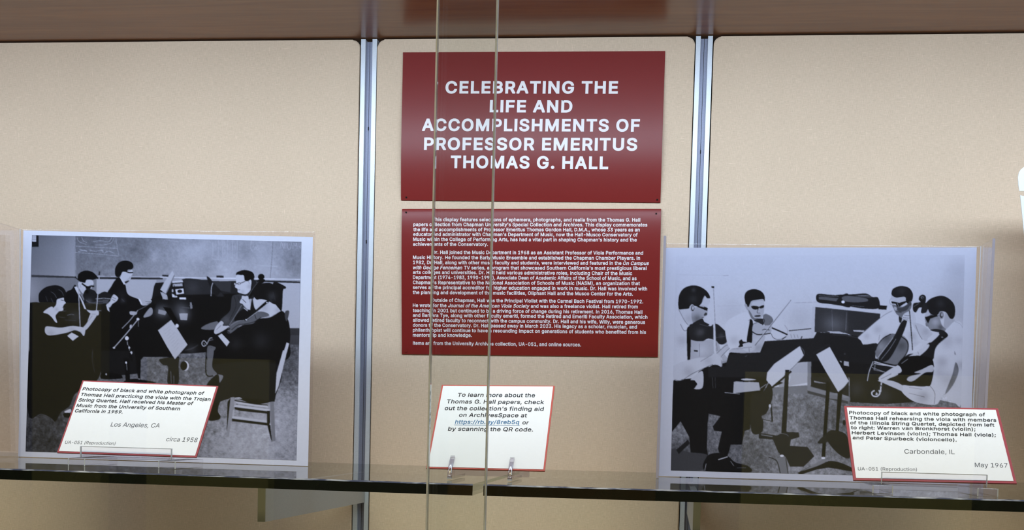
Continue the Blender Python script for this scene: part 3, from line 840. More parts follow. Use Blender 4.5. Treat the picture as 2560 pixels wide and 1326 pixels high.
H p 30 -30,790 60,800 170,850 160,870 40,850 -30,830
H e 34 95,490 12,22
E b -22 300,800 35
E b -25 240,1000 50
E b -30 300,1290 50
E b -22 480,1190 40
E b -20 720,1000 45
E b -25 940,1060 40
E b 18 340,620 40
E b 16 420,920 30
F b -25 420,900 40
F b -25 500,970 40
F b -30 740,960 40
F b -25 1060,1010 60
F b -35 1010,1200 50
F b -30 1180,1230 40
F b -25 860,920 30
F b 16 1000,660 40
F b 14 640,540 40
H b -30 700,300 50
H b -25 900,150 60
H b -20 830,100 40
'''

def spline(pts, closed):
    P = np.array(pts, float); n = len(P)
    if n < 3: return P
    out = []; K = 6
    for i in range(n if closed else n - 1):
        if closed: p0, p1, p2, p3 = P[i - 1], P[i], P[(i + 1) % n], P[(i + 2) % n]
        else: p0, p1, p2, p3 = P[max(i - 1, 0)], P[i], P[i + 1], P[min(i + 2, n - 1)]
        for k in range(K):
            t = k / K
            out.append(p1 + .5 * t * (p2 - p0) + t * t * (p0 - 2.5 * p1 + 2 * p2 - .5 * p3) + t ** 3 * (-.5 * p0 + 1.5 * p1 - 1.5 * p2 + .5 * p3))
    if not closed: out.append(P[-1])
    return np.array(out)

def draw_print(spec, box, base, seed, SS=2):
    x0, y0, x1, y1 = box
    W, H = int((x1 - x0) * SS), int((y1 - y0) * SS)
    YY, XX = np.mgrid[0:H, 0:W]
    img = base(x0 + XX / SS, y0 + YY / SS).astype(float)
    rng = np.random.default_rng(seed)
    def rough(h, w, step):
        a = rng.normal(size=(h // step + 2, w // step + 2))
        yy = np.arange(h) / step; xx = np.arange(w) / step
        yi = yy.astype(int); xi = xx.astype(int); fy = (yy - yi)[:, None]; fx = (xx - xi)[None, :]
        return (a[yi][:, xi] * (1 - fy) * (1 - fx) + a[yi + 1][:, xi] * fy * (1 - fx) + a[yi][:, xi + 1] * (1 - fy) * fx + a[yi + 1][:, xi + 1] * fy * fx)
    def fill(poly, v):
        P = np.array(poly)
        ax, ay = np.floor(P.min(0)).astype(int); bx, by = np.ceil(P.max(0)).astype(int) + 1
        ax, ay, bx, by = max(ax, 0), max(ay, 0), min(bx, W), min(by, H)
        if ax >= bx or ay >= by: return
        xs = np.arange(ax, bx) + .5
        for y in range(ay, by):
            yc = y + .5
            q = np.roll(P, -1, 0)
            m = (P[:, 1] <= yc) != (q[:, 1] <= yc)
            if not m.any(): continue
            a, b = P[m], q[m]
            cx = np.sort(a[:, 0] + (yc - a[:, 1]) / (b[:, 1] - a[:, 1]) * (b[:, 0] - a[:, 0]))
            img[y, ax:bx][np.searchsorted(cx, xs) % 2 == 1] = v
    for ln in spec.strip().splitlines():
        k = ln.split()
        straight = k[0] == 'P'
        if straight: k = [k[1], 'r'] + k[2:]
        ox, oy, s = CROPS[k[0]]
        f = SS / s
        T = lambda q: ((ox - x0) * SS + q[0] * f, (oy - y0) * SS + q[1] * f)
        num = lambda z: tuple(float(c) for c in z.split(','))
        kind, v = k[1], float(k[2])
        if kind in 'pr':
            pts = [T(num(z)) for z in k[3:]]
            fill(spline(pts, True) if kind == 'p' else pts, v)
        elif kind == 'l':
            w = max(float(k[3]) * f, 1.7) / 2
            pts = spline([T(num(z)) for z in k[4:]], False)
            for a, b in zip(pts[:-1], pts[1:]):
                d = b - a; n = np.hypot(*d) + 1e-6; d = d / n; p = np.array([-d[1], d[0]]) * w; e = d * w * .5
                fill([a + p - e, b + p + e, b - p + e, a - p - e], v)
        elif kind == 'e':
            c = T(num(k[3])); r = num(k[4])
            t = np.linspace(0, 2 * np.pi, 28, endpoint=False)
            fill(np.stack([c[0] + r[0] * f * np.cos(t), c[1] + r[1] * f * np.sin(t)], 1), v)
        elif kind == 'b':
            c = T(num(k[3])); r = float(k[4]) * f
            g = np.exp(-((XX - c[0]) ** 2 + (YY - c[1]) ** 2) / (r * r))
            img += v * g
        elif kind == 'n':
            a, b = T(num(k[3])), T(num(k[4]))
            ax, ay, bx, by = max(int(a[0]), 0), max(int(a[1]), 0), min(int(b[0]), W), min(int(b[1]), H)
            img[ay:by, ax:bx] += v * (.55 * rough(by - ay, bx - ax, 5) + .6 * rough(by - ay, bx - ax, 14) + .35 * rough(by - ay, bx - ax, 2))
        elif kind == 't':   # faint lines of notes on a sheet
            q = [np.array(T(num(z))) for z in k[3:7]]; m = int(k[7])
            for i in range(m):
                t = (i + .5) / m
                a = q[0] + (q[3] - q[0]) * t; b = q[1] + (q[2] - q[1]) * t
                a = a + (b - a) * .12; b = b - (b - a) * (.1 + .2 * ((i * 7) % 3))
                d = b - a; n = np.hypot(*d); p = np.array([-d[1], d[0]]) / n * .8
                fill([a + p, b + p, b - p, a - p], v)
    img += 13 * np.exp(-((img - 148) / 34.) ** 2) + 2.5 * rough(H, W, 2)
    ker = np.array([1, 4, 6, 4, 1]) / 16.
    for ax in (0, 1):
        acc = 0
        pad = np.pad(img, [(2, 2) if i == ax else (0, 0) for i in (0, 1)], mode='edge')
        for i in range(5):
            sl = [slice(None)] * 2; sl[ax] = slice(i, i + img.shape[ax]); acc = acc + ker[i] * pad[tuple(sl)]
        img = acc
    return np.clip(img, 14, 235)

def base_1(x, y):
    g = np.interp(x, [80, 150, 186, 189, 230, 300, 400, 470, 560, 650, 700, 754], [112, 128, 142, 112, 116, 126, 138, 152, 158, 158, 148, 138])
    return g + np.interp(y, [588, 620, 690, 700], [-12, -2, 8, 8])

def base_2(x, y):
    return 203 + 0 * x + np.interp(y, [640, 900], [0, -3])
# ------------------------------------------------------------------ the case
XL, XR, ZB = -36., 44., -14.
m = MB(); m.box((XL, .55, ZB), (XR, 1.2, H + 2.5)); o = m.build('wall_back', BLACK); o['kind'] = 'structure'
m = MB(); m.box((XL - .8, -19, ZB), (XL, 1.2, H + 2.5)); o = m.build('wall_left', WOOD); o['kind'] = 'structure'
m = MB(); m.box((XR, -19, ZB), (XR + .8, 1.2, H + 2.5)); o = m.build('wall_right', WOOD); o['kind'] = 'structure'
m = MB(); m.box((XL, -19, ZB - .8), (XR, 1.2, ZB)); o = m.build('floor', CREAM); o['kind'] = 'structure'  # unseen case floor, coloured pale to bounce light up the lower panels
m = MB(); m.box((XL, -13.2, H), (XR, .55, H + .8)); m.box((XL, -19, H + 2.2), (XR, -13.2, H + 2.5)); m.box((XL, -19.2, H - .6), (XR, -18.5, H + 2.5))
o = m.build('ceiling', WOOD); o['kind'] = 'structure'

std = [(-7.0, .69), (7.007, .69)]
edges = [XL, -7.04, -7.0 + .69 + .035, 7.007 - .035, 7.007 + .69 + .04, XR]
LAB = ['wide beige linen wall panel left of both metal strips, behind the piano photo',
       'beige linen wall panel between the two metal strips, behind the red posters',
       'wide beige linen wall panel right of both metal strips']
for i in range(3):
    x0, x1 = edges[2 * i], edges[2 * i + 1]
    r, zt = .3, H - .07
    pts = [(x0, 0, ZB + .02), (x1, 0, ZB + .02)]
    for (cx_, a0) in ((x1 - r, 0), (x0 + r, 90)):
        for k in range(7):
            a = math.radians(a0 + 15 * k); pts.append((cx_ + r * math.cos(a), 0, zt - r + r * math.sin(a)))
    m = MB(); m.prism(pts, (0, 0, 0), (0, .5, 0), bevel=.09, seg=4)
    tag(m.build('fabric_panel', FABRIC), LAB[i], 'wall panel', 'linen panels at the back of the case')
m = MB()
def slotted_standard(x, w, zs, label):
    t = thing('wall_standard', label, 'shelf standard', (x, .1, ZB), 'metal shelf standards')
    for s0 in (0, w - .2):
        m = MB(); m.box((x + s0, .06, ZB + .05), (x + s0 + .2, .5, H - .03), .012); m.build('flange', ALU, t)
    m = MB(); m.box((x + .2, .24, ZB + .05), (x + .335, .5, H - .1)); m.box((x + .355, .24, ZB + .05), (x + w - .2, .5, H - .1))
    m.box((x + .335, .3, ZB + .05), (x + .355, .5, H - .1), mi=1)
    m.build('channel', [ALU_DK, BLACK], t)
    for z in zs:
        m = MB(); m.box((x + .325, .215, z - .07), (x + .365, .245, z + .07)); m.build('slot', BLACK, t)
    return t
slotted_standard(-7.0, .69, [at(918, 605, .23)[2], at(925, 322, .23)[2]], 'silver slotted metal strip between the left and middle linen panels')
slotted_standard(7.007, .69, [at(1750, 380, .23)[2]], 'silver slotted metal strip between the middle and right linen panels')

# glass shelves (each end a hair off level, as in the photo)
D, TH = 15.48, .354
def shelf(x0, x1, za, zb, label):
    t = thing('glass_shelf', label, 'shelf', (x0, 0, 0), 'glass shelves')
    def q(x, y, z): return (x, y, z + za + (zb - za) * (x - x0) / (x1 - x0))
    m = MB(); m.hexa([q(x, y, z) for x in (x0, x1) for y in (-D + .05, -.04) for z in (-TH, 0)]); m.build('pane', SHELF, t)
    m = MB(); m.hexa([q(x, y, z) for x in (x0, x1) for y in (-D, -D + .045) for z in (-TH, -.045)]); m.build('front_edge', SHEDGE, t)
    m = MB(); m.prism([q(x0, -D, -.045), q(x0, -D + .045, -.045), q(x0, -D + .045, -.001), q(x0, -D + .03, -.001)], (0, 0, 0), np.array(q(x1, 0, 0)) - np.array(q(x0, 0, 0))); m.build('arris', ARRIS, t)
    return t
xg0 = at(1181.5, 1211, -D)[0]; xg1 = at(1208.8, 1211, -D)[0]
shelf(XL + .1, xg0, .055, -.035, 'left clear glass shelf with dark green edge, under the piano photo')
shelf(xg1, XR - .1, -.03, .05, 'right clear glass shelf with dark green edge, under the bookcase photo')
def bracket(x0, x1, label):
    t = thing('shelf_bracket', label, 'bracket', (x0, 0, -1), 'grey shelf brackets')
    zf = at(664, 1306, -14.0)[2]; zr = at(909, 1257, 0)[2]; zt = -TH - .01
    m = MB(); m.hexa([(x, y, z) for x in (x0, x1) for y, zz in ((-13.94, zf), (.3, zr)) for z in (zz, zt)]); m.build('arm', STEEL, t)
    m = MB(); m.box((x0, -14.0, zf), (x1, -13.945, zt - .003), .006); m.build('end_face', STEEL_F, t)
bracket(-6.72, -6.47, 'grey sloping metal bracket under the left glass shelf')
bracket(7.29, 7.52, 'grey metal bracket seen end on under the right glass shelf')

# sliding glass doors
def door(x0, x1, y, ex, label):
    t = thing('sliding_glass_door', label, 'glass door', ((x0 + x1) / 2, y, ZB), 'sliding glass doors')
    m = MB(); m.box((x0, y, ZB + .05), (x1, y + .24, H + 1.2)); m.build('pane', GLASS, t)
    m = MB(); m.box((ex - .022, y - .005, ZB + .05), (ex + .022, y + .245, H + 1.2), .012); m.build('polished_edge', EDGE, t)
xl = at(1228, 663, -17.1)[0]; xr = at(1081, 663, -17.7)[0]
door(XL + .1, xl - .03, -17.2, xl, 'left sliding glass door, its edge crossing the red posters')
door(xr + .03, XR - .1, -17.8, xr, 'right sliding glass door lapping in front of the left one')

# case lamp above the frame, behind the top front rail
t = thing('strip_lamp', 'long white strip lamp above the case opening', 'lamp', (4, -15.6, 19.4))
m = MB(); m.box((-30, -17.2, 19.25), (38, -14.0, 19.9), .1); m.build('housing', LAMPW, t)

# ------------------------------------------------------------------ sheets and lettering
class Sheet:
    def __init__(s, px, depths):             # px: TL, TR, BR, BL pixels; depths: top, bottom distance in front of the wall
        TL, TR, BR, BL = px
        bl, br = at(*BL, -depths[1]), at(*BR, -depths[1]); tl, tr = at(*TL, -depths[0]), at(*TR, -depths[0])
        s.O = bl; s.ex = (br - bl) / np.linalg.norm(br - bl)
        up = (tl + tr) / 2 - (bl + br) / 2; s.n = np.cross(s.ex, up); s.n /= np.linalg.norm(s.n)
        if s.n[1] > 0: s.n = -s.n
        s.ey = np.cross(s.n, s.ex); s.ey *= np.sign(np.dot(s.ey, up))
        s.c = [s.hit(*p) for p in px]
    warp = None
    def hit(s, u, v): return on_plane(u, v, s.O, s.n)
    def bent(s, m, thick):                   # the sheet as a gently bulging surface
        nx, ny = 12, 90; fr, bk = [], []
        for j in range(ny + 1):
            for i in range(nx + 1):
                a, b_ = i / nx, j / ny
                p = (s.c[3] * (1 - a) + s.c[2] * a) * (1 - b_) + (s.c[0] * (1 - a) + s.c[1] * a) * b_
                p = p + s.n * s.lift(p); fr.append(m.bm.verts.new(tuple(p))); bk.append(m.bm.verts.new(tuple(p - s.n * thick)))
        w = nx + 1
        for j in range(ny):
            for i in range(nx):
                q = [j * w + i, j * w + i + 1, (j + 1) * w + i + 1, (j + 1) * w + i]
                m.bm.faces.new([fr[k] for k in q]); m.bm.faces.new([bk[k] for k in q[::-1]])
        rim = [i for i in range(w)] + [j * w + nx for j in range(1, ny + 1)] + [ny * w + i for i in range(nx - 1, -1, -1)] + [j * w for j in range(ny - 1, 0, -1)]
        for a, b_ in zip(rim, rim[1:] + rim[:1]): m.bm.faces.new((fr[b_], fr[a], bk[a], bk[b_]))
    def lift(s, p):
        if s.warp is None: return 0.
        t = 1 - np.clip(np.dot(np.asarray(p) - s.O, s.ey) / np.dot(s.c[0] - s.O, s.ey), 0, 1)
        return s.warp(t)
    def slab(s, m, corners, thick, off=0., mi=0):
        m.prism([c + s.n * off for c in corners], (0, 0, 0), -s.n * thick, mi)
FONT = None
try:                                          # Blender's own bundled sans-serif, else its built-in font
    FONT = bpy.data.fonts.load(bpy.utils.system_resource('DATAFILES', path='fonts') + '/Inter.woff2')
except Exception:
    FONT = None
def outlines(txt, res):
    """closed outlines of a text in the font, as arrays of points"""
    cu = bpy.data.curves.new('t', 'FONT'); cu.body = txt; cu.size = 1; cu.resolution_u = res; cu.fill_mode = 'NONE'
    if FONT: cu.font = FONT
    ob = bpy.data.objects.new('t', cu); scene.collection.objects.link(ob)
    dg = bpy.context.evaluated_depsgraph_get(); dg.update()
    me = bpy.data.meshes.new_from_object(ob.evaluated_get(dg))
    co = np.array([w.co[:2] for w in me.vertices]).reshape(-1, 2); nxt = {}
    for ed in me.edges:
        i, j = ed.vertices; nxt.setdefault(i, []).append(j); nxt.setdefault(j, []).append(i)
    bpy.data.objects.remove(ob); bpy.data.curves.remove(cu); bpy.data.meshes.remove(me)
    seen, loops = set(), []
    for s in sorted(nxt):
        if s in seen: continue
        lp = [s]; seen.add(s); c = min(nxt[s])          # the outline runs in index order
        while c not in seen:
            lp.append(c); seen.add(c)
            r = [k for k in nxt[c] if k not in seen]
            if not r: break
            c = min(r)
        P = co[lp]; P = P[np.hypot(*(P - np.roll(P, 1, 0)).T) > 1e-4]
        if len(P) > 2: loops.append(P)
    return loops
_gc, _adv = {}, {}
def glyph(ch, bold, res):
    """one letter: its outline filled by winding number in thin slabs, thickened by a line of width 2*bold along it"""
    k = (ch, bold, res)
    if k in _gc: return _gc[k]
    if ch not in _adv:
        f = lambda s: outlines(s, 1)
        l0 = min(P[:, 0].min() for P in f('|')); _adv[ch] = max(f(ch + '|'), key=lambda P: P[:, 0].max())[:, 0].min() - l0
    V, F = [], []
    def quad(p, z=0.): F.append(tuple(range(len(V), len(V) + 4))); V.extend([(a_, b_, z) for a_, b_ in p])
    loops = outlines(ch, res) if ch != ' ' else []
    if ch in 'Il':                                    # plain upright bars, without feet or cross strokes
        top = max(P[:, 1].max() for P in outlines('H' if ch == 'I' else 'l', 1))
        loops = [np.array([(.055, 0), (.122, 0), (.122, top), (.055, top)])]; _adv[ch] = .18
    if loops:
        A = np.concatenate(loops); B = np.concatenate([np.roll(P, -1, 0) for P in loops])
        ys = [A[:, 1].min()]
        for y in np.unique(np.round(A[:, 1], 4)):
            while y - ys[-1] > .05: ys.append(ys[-1] + .035)
            if y - ys[-1] > .008: ys.append(y)
        for y0, y1 in zip(ys[:-1], ys[1:]):
            ym = (y0 + y1) / 2
            m = (A[:, 1] <= ym) != (B[:, 1] <= ym)
            a, c = A[m], B[m]
            X = lambda y: a[:, 0] + (np.clip(y, np.minimum(a[:, 1], c[:, 1]), np.maximum(a[:, 1], c[:, 1])) - a[:, 1]) / (c[:, 1] - a[:, 1]) * (c[:, 0] - a[:, 0])
            xm = X(ym); o = np.argsort(xm); x0, x1 = X(y0), X(y1); d = np.where(c[:, 1] > a[:, 1], 1, -1)
            w = 0
            for i, j in enumerate(o):
                if w == 0: st = j
                w += d[j]
                if w == 0: quad([(x0[st], y0), (x0[j], y0), (x1[j], y1), (x1[st], y1)])
        if bold:
            T0, T1 = [], []
            for P in loops:                           # lengthen each stroke to the mitre of its corner
                d = np.roll(P, -1, 0) - P; d /= np.hypot(*d.T)[:, None]; pd = np.roll(d, 1, 0)
                tn = np.abs(pd[:, 0] * d[:, 1] - pd[:, 1] * d[:, 0]) / np.maximum(1 + np.sum(pd * d, 1), .3)
                tn = np.where(tn < 1.08, tn, .45) * bold; T0.append(tn); T1.append(np.roll(tn, -1))
            T0, T1 = np.concatenate(T0), np.concatenate(T1)
            t = B - A; t = t / np.hypot(*t.T)[:, None]; n = np.stack([-t[:, 1], t[:, 0]], 1) * bold
            for i, (p, q_, nn, tt) in enumerate(zip(A, B, n, t)):
                p, q_ = p - tt * T0[i], q_ + tt * T1[i]; quad([p + nn, q_ + nn, q_ - nn, p - nn], 1 + i % 23)
    _gc[k] = (np.array(V, float).reshape(-1, 3), F)
    return _gc[k]
def glyphs(txt, bold, italic, track, res=3):
    Vs, F, x, n = [], [], 0., 0
    for ch in txt:
        v, f = glyph(ch, bold, res)
        if len(v):
            Vs.append(v + (x, 0, 0)); F += [tuple(i + n for i in q) for q in f]; n += len(v)
        x += _adv[ch] * track + bold * 1.2
    V = np.concatenate(Vs); V[:, 0] += italic * V[:, 1]
    return V, F
CAPH = {}
def cap_height(bold):
    if bold not in CAPH:
        v, _ = glyphs('H', bold, 0, 1); CAPH[bold] = (v[:, 1].min(), v[:, 1].max())
    return CAPH[bold]
def lettering(sheet, lines, name, mats, parent, cap, off=.006, bold=.028, track=1.0, italic=0., res=3):
    V, F, MI = [], [], []; n0 = 0
    for ln in lines:
        txt, (ul, vl), (ur, vr) = ln[:3]; o = ln[3] if len(ln) > 3 else {}
        bd, it, cp, mi = o.get('bold', bold), o.get('italic', italic), o.get('cap', cap), o.get('mi', 0)
        v, f = glyphs(txt, bd, it, o.get('track', track), res)
        h0, h1 = cap_height(bd)
        PL, PR = sheet.hit(ul, vl), sheet.hit(ur, vr)
        dx = (PR - PL); L_ = np.linalg.norm(dx); dx /= L_; dy = np.cross(sheet.n, dx); dy *= np.sign(np.dot(dy, sheet.ey))
        a, b = proj(np.stack([PL, PL + dy])); hin = cp / np.linalg.norm(b - a)
        x = (v[:, 0] - v[:, 0].min()) / (v[:, 0].max() - v[:, 0].min()) * L_
        y = (v[:, 1] - h0) / (h1 - h0) * hin
        W = PL + x[:, None] * dx + y[:, None] * dy + sheet.n * (off + v[:, 2:3] * .00013)
        if sheet.warp is not None: W = W + sheet.n * sheet.lift(W)[:, None]
        V += W.tolist(); F += [tuple(i + n0 for i in q) for q in f]; MI += [mi] * len(f); n0 += len(v)
        if o.get('underline'):
            q = [PL + dx * a_ * L_ + dy * b_ * hin + sheet.n * off for a_, b_ in ((-.01, -.34), (1.01, -.34), (1.01, -.25), (-.01, -.25))]
            V += [list(p) for p in q]; F.append((n0, n0 + 1, n0 + 2, n0 + 3)); MI.append(mi); n0 += 4
    oo = origin(parent); me = bpy.data.meshes.new(name)
    me.from_pydata([tuple((np.array(p) - oo) * S) for p in V], [], F); me.update()
    ob = link(name, me, mats, parent)
    me.polygons.foreach_set('material_index', MI)
    return ob

# red posters
P1 = Sheet([(1007.5, 131), (1663, 127.5), (1651, 507), (1002.5, 501)], (.05, .05))
t = thing('poster', 'dark red poster with a large white title in capitals', 'poster', P1.O)
P1.warp = lambda t: .11 * np.sin(np.pi * t ** 1.6)
m = MB(); P1.bent(m, .04); m.build('sheet', RED, t)
k = 3.765; q = lambda x, y: (1000 + x / k, 120 + y / k)
lettering(P1, [('CELEBRATING THE', q(428, 432), q(2050, 434)), ('LIFE AND', q(846, 611), q(1622, 614)),
    ('ACCOMPLISHMENTS OF', q(210, 788), q(2256, 795)), ('PROFESSOR EMERITUS', q(230, 967), q(2232, 974)),
    ('THOMAS G. HALL', q(480, 1137), q(1960, 1147))], 'title_lettering', WHITE, t, 31.5, bold=.028, track=1.05)
P2 = Sheet([(1005.5, 522.5), (1653, 522.5), (1644.5, 893), (1004.5, 886)], (.05, .05))
t2 = thing('poster', 'dark red poster filled with small white paragraphs', 'poster', P2.O)
P2.warp = lambda t: .13 * np.sin(np.pi * t ** .55)
m = MB(); P2.bent(m, .04); m.build('sheet', RED, t2)
I = dict(italic=.22)
BODY = [('This display features selections of ephemera, photographs, and realia from the Thomas G. Hall', (1083, 554.4), (1600.6, 555.6)),
 ("papers collection from Chapman University's Special Collection and Archives. This display commemorates", (1034.7, 566.8), (1618.4, 568)),
 ('the life and accomplishments of Professor Emeritus Thomas Gordon Hall, D.M.A., whose 33 years as an', (1034.7, 579.6), (1599.5, 580.3)),
 ("educator and administrator with Chapman's Department of Music, now the Hall-Musco Conservatory of", (1034.4, 591.4), (1594.2, 593)),
 ("Music within the College of Performing Arts, has had a vital part in shaping Chapman's history and the", (1034.2, 604), (1592, 605.7)),
 ('achievements of the Conservatory.', (1034, 616.2), (1221, 616.6)),
 ('Dr. Hall joined the Music Department in 1968 as an Assistant Professor of Viola Performance and', (1083, 636.5), (1608, 638.4)),
 ('Music History. He founded the Early Music Ensemble and established the Chapman Chamber Players. In', (1033.8, 649.3), (1600.3, 651.2)),
 ('1982, Dr. Hall, along with other music faculty and students, were interviewed and featured in the', (1034, 661.8), (1553.8, 663.8)),
 ('On Campus', (1557.6, 664), (1622.4, 664.2), I),
 ('with George Fenneman', (1034, 674.6), (1156.9, 675), I),
 ("TV series, a program that showcased Southern California's most prestigious liberal", (1161.1, 675), (1616.4, 676.6)),
 ('arts colleges and universities. Dr. Hall held various administrative roles, including Chair of the Music', (1033.6, 686.2), (1580.5, 689.3)),
 ('Department (1974-1983, 1990-1991), Associate Dean of Academic Affairs of the School of Music, and as', (1033.6, 698.8), (1591.5, 701.8)),
 ("Chapman's Representative to the National Association of Schools of Music (NASM), an organization that", (1033.4, 711.6), (1599.8, 714.3)),
 ('serves as the principal accreditor for higher education engaged in work in music. Dr. Hall was involved with', (1033.2, 723.8), (1618, 727.6)),
 ('the planning and development of the music facilities, Oliphant Hall and the Musco Center for the Arts.', (1033, 736.2), (1582.5, 740.4)),
 ('Outside of Chapman, Hall was the Principal Violist with the Carmel Bach Festival from 1970-1992.', (1080, 755.8), (1608, 759.6)),
 ('He wrote for the', (1033, 768.6), (1117, 769.2)), ('Journal of the American Viola Society', (1121.1, 769.2), (1324.3, 770.6), I),
 ('and was also a freelance violist. Hall retired from', (1327.5, 770.6), (1594.5, 772.1)),
 ('teaching in 2001 but continued to be a driving force of change during his retirement. In 2016, Thomas Hall', (1032.8, 781.2), (1605.9, 785.7)),
 ('and Barbara Tye, along with other faculty emeriti, formed the Retired and Emeriti Faculty Association, which', (1032.8, 793.2), (1618.7, 798)),
 ('allowed retired faculty to reconnect with the campus community. Dr. Hall and his wife, Willy, were generous', (1032.8, 805.3), (1612.7, 810.9)),
 ('donors to the Conservatory. Dr. Hall passed away in March 2023. His legacy as a scholar, musician, and', (1032.7, 817.7), (1592.3, 822.5)),
 ('philanthropist will continue to have a resounding impact on generations of students who benefited from his', (1032.6, 830), (1615, 835.8)),
 ('mentorship and knowledge.', (1032.5, 842.6), (1180, 843.3)),
 ('Items are from the University Archives collection, UA-051, and online sources.', (1032.5, 862.6), (1452.7, 867))]
lettering(P2, BODY, 'paragraph_lettering', WHITE, t2, 8.9, bold=.02, res=2)
for P, T, pts in ((P1, t, [(1016, 494), (1643, 500)]), (P2, t2, [(1016, 532), (1640.5, 535), (1016, 879), (1633, 885)])):
    for u, v in pts:
        c = P.hit(u, v); c = c + P.n * P.lift(c); m = MB(); m.tube(c + P.n * .001, c + P.n * .03, .035, 10); m.build('pin_head', BLACK if v < 540 else RED, T)

# black-and-white prints in their clear acrylic holders
def print_thing(px, depth, img_px, spec, base, seed, label, hl, hx, wing, step, wings=(-1, 1), paper=None):
    sh = Sheet(px, (depth, depth))
    t = thing('photo_print', label, 'photograph', sh.O, 'photo prints')
    m = MB(); sh.slab(m, sh.c, .014); m.build('paper', paper or PAPER, t)
    c = [sh.hit(*p) for p in img_px]
    w = np.linalg.norm(c[1] - c[0]); nx = int(np.hypot(img_px[1][0] - img_px[0][0], img_px[1][1] - img_px[0][1]) / step); ny = int((img_px[3][1] - img_px[0][1]) / step)
    xs, ys = np.linspace(0, 1, nx), np.linspace(0, 1, ny)
    a, b = np.meshgrid(xs, ys); a, b = a[..., None], b[..., None]
    Wp = (c[0] * (1 - a) + c[1] * a) * (1 - b) + (c[3] * (1 - a) + c[2] * a) * b + sh.n * .004
    px_ = proj(Wp.reshape(-1, 3))
    us = [p[0] for p in img_px]; vsx = [p[1] for p in img_px]
    box = (min(us) - 4, min(vsx) - 4, max(us) + 4, max(vsx) + 4)
    im = draw_print(spec, box, base, seed)
    fx = np.clip((px_[:, 0] - box[0]) * 2 - .5, 0, im.shape[1] - 1.01); fy = np.clip((px_[:, 1] - box[1]) * 2 - .5, 0, im.shape[0] - 1.01)
    ix, iy = fx.astype(int), fy.astype(int); fx -= ix; fy -= iy
    g = im[iy, ix] * (1 - fx) * (1 - fy) + im[iy, ix + 1] * fx * (1 - fy) + im[iy + 1, ix] * (1 - fx) * fy + im[iy + 1, ix + 1] * fx * fy
    g = g / 255.; g = g - .03; l = np.where(g <= .04045, g / 12.92, ((g + .055) / 1.055) ** 2.4) / .62 * .58
    l = np.maximum(l, .0022)
    tone = np.stack([l * .84, l * .84, l * 1.08, np.ones_like(l)], 1).clip(0, 1)
    idx = np.arange(nx * ny).reshape(ny, nx)
    F = np.stack([idx[:-1, :-1], idx[1:, :-1], idx[1:, 1:], idx[:-1, 1:]], -1).reshape(-1, 4)
    me = bpy.data.meshes.new('image')
    co = ((Wp.reshape(-1, 3) - origin(t)) * S).astype(np.float32)
    me.vertices.add(len(co)); me.vertices.foreach_set('co', co.ravel())
    me.loops.add(F.size); me.loops.foreach_set('vertex_index', F.ravel().astype(np.int32))
    me.polygons.add(len(F)); me.polygons.foreach_set('loop_start', np.arange(0, F.size, 4, dtype=np.int32))
    me.update(calc_edges=True); me.validate()
    at_ = me.color_attributes.new('tone', 'FLOAT_COLOR', 'POINT'); at_.data.foreach_set('color', tone.astype(np.float32).ravel())
    link('image', me, PRINT, t)
    # the holder: an acrylic sheet whose two sides are bent forward
    x0, x1 = hx; y = -depth + .03; zt = max(sh.c[0][2], sh.c[1][2]) + .05; zb = .0
    h = thing('photo_holder', hl, 'photo holder', ((x0 + x1) / 2, y, 0), 'clear acrylic photo holders')
    m = MB(); m.box((x0, y, zb), (x1, y + .1, zt), .02); m.build('back_panel', ACRYL, h)
    for xx, sg in ((x0, -1), (x1, 1)):
        if sg not in wings: continue
        xa, xb = (xx - .1, xx) if sg < 0 else (xx, xx + .1)
        m = MB(); m.box((xa, y - wing, zb), (xb, y + .1, zt), .03); m.build('side_wing', ACRYL, h)
        m = MB(); m.box((xa + .004, y - wing - .015, zb), (xb - .004, y - wing + .002, zt)); m.build('front_edge', ACEDGE, h)
        m = MB(); m.box((xa + .03, y - .005, zb + .02), (xa + .06, y + .02, zt)); m.build('bend_glint', ACLIGHT, h)  # pale strip painted as the highlight along the bend
    return sh
d1 = 5.2
print_thing([(58.5, 576.5), (782, 593), (770, 1166), (45.5, 1142)], d1, [(80, 588), (753.8, 605), (741.4, 1152), (64, 1129.5)],
    PHOTO_1, base_1, 1, 'black and white photo of a string quartet with a pianist in a classroom',
    'clear acrylic holder around the piano classroom photo', (at(52, 800, -d1)[0], at(783, 800, -d1)[0]), 2.6, 1.45, (-1,))
d2 = 4.7
print_thing([(1664.4, 620), (2442, 619), (2424, 1213), (1646.5, 1191)], d2, [(1690, 640), (2412, 638), (2398, 1196.5), (1677, 1177)],
    PHOTO_2, base_2, 2, 'black and white photo of four seated string players beside a bookcase',
    'clear acrylic holder around the bookcase photo', (at(1657, 900, -d2)[0], at(2436, 900, -d2)[0]), 1.95, 1.45, paper=PAPER2)

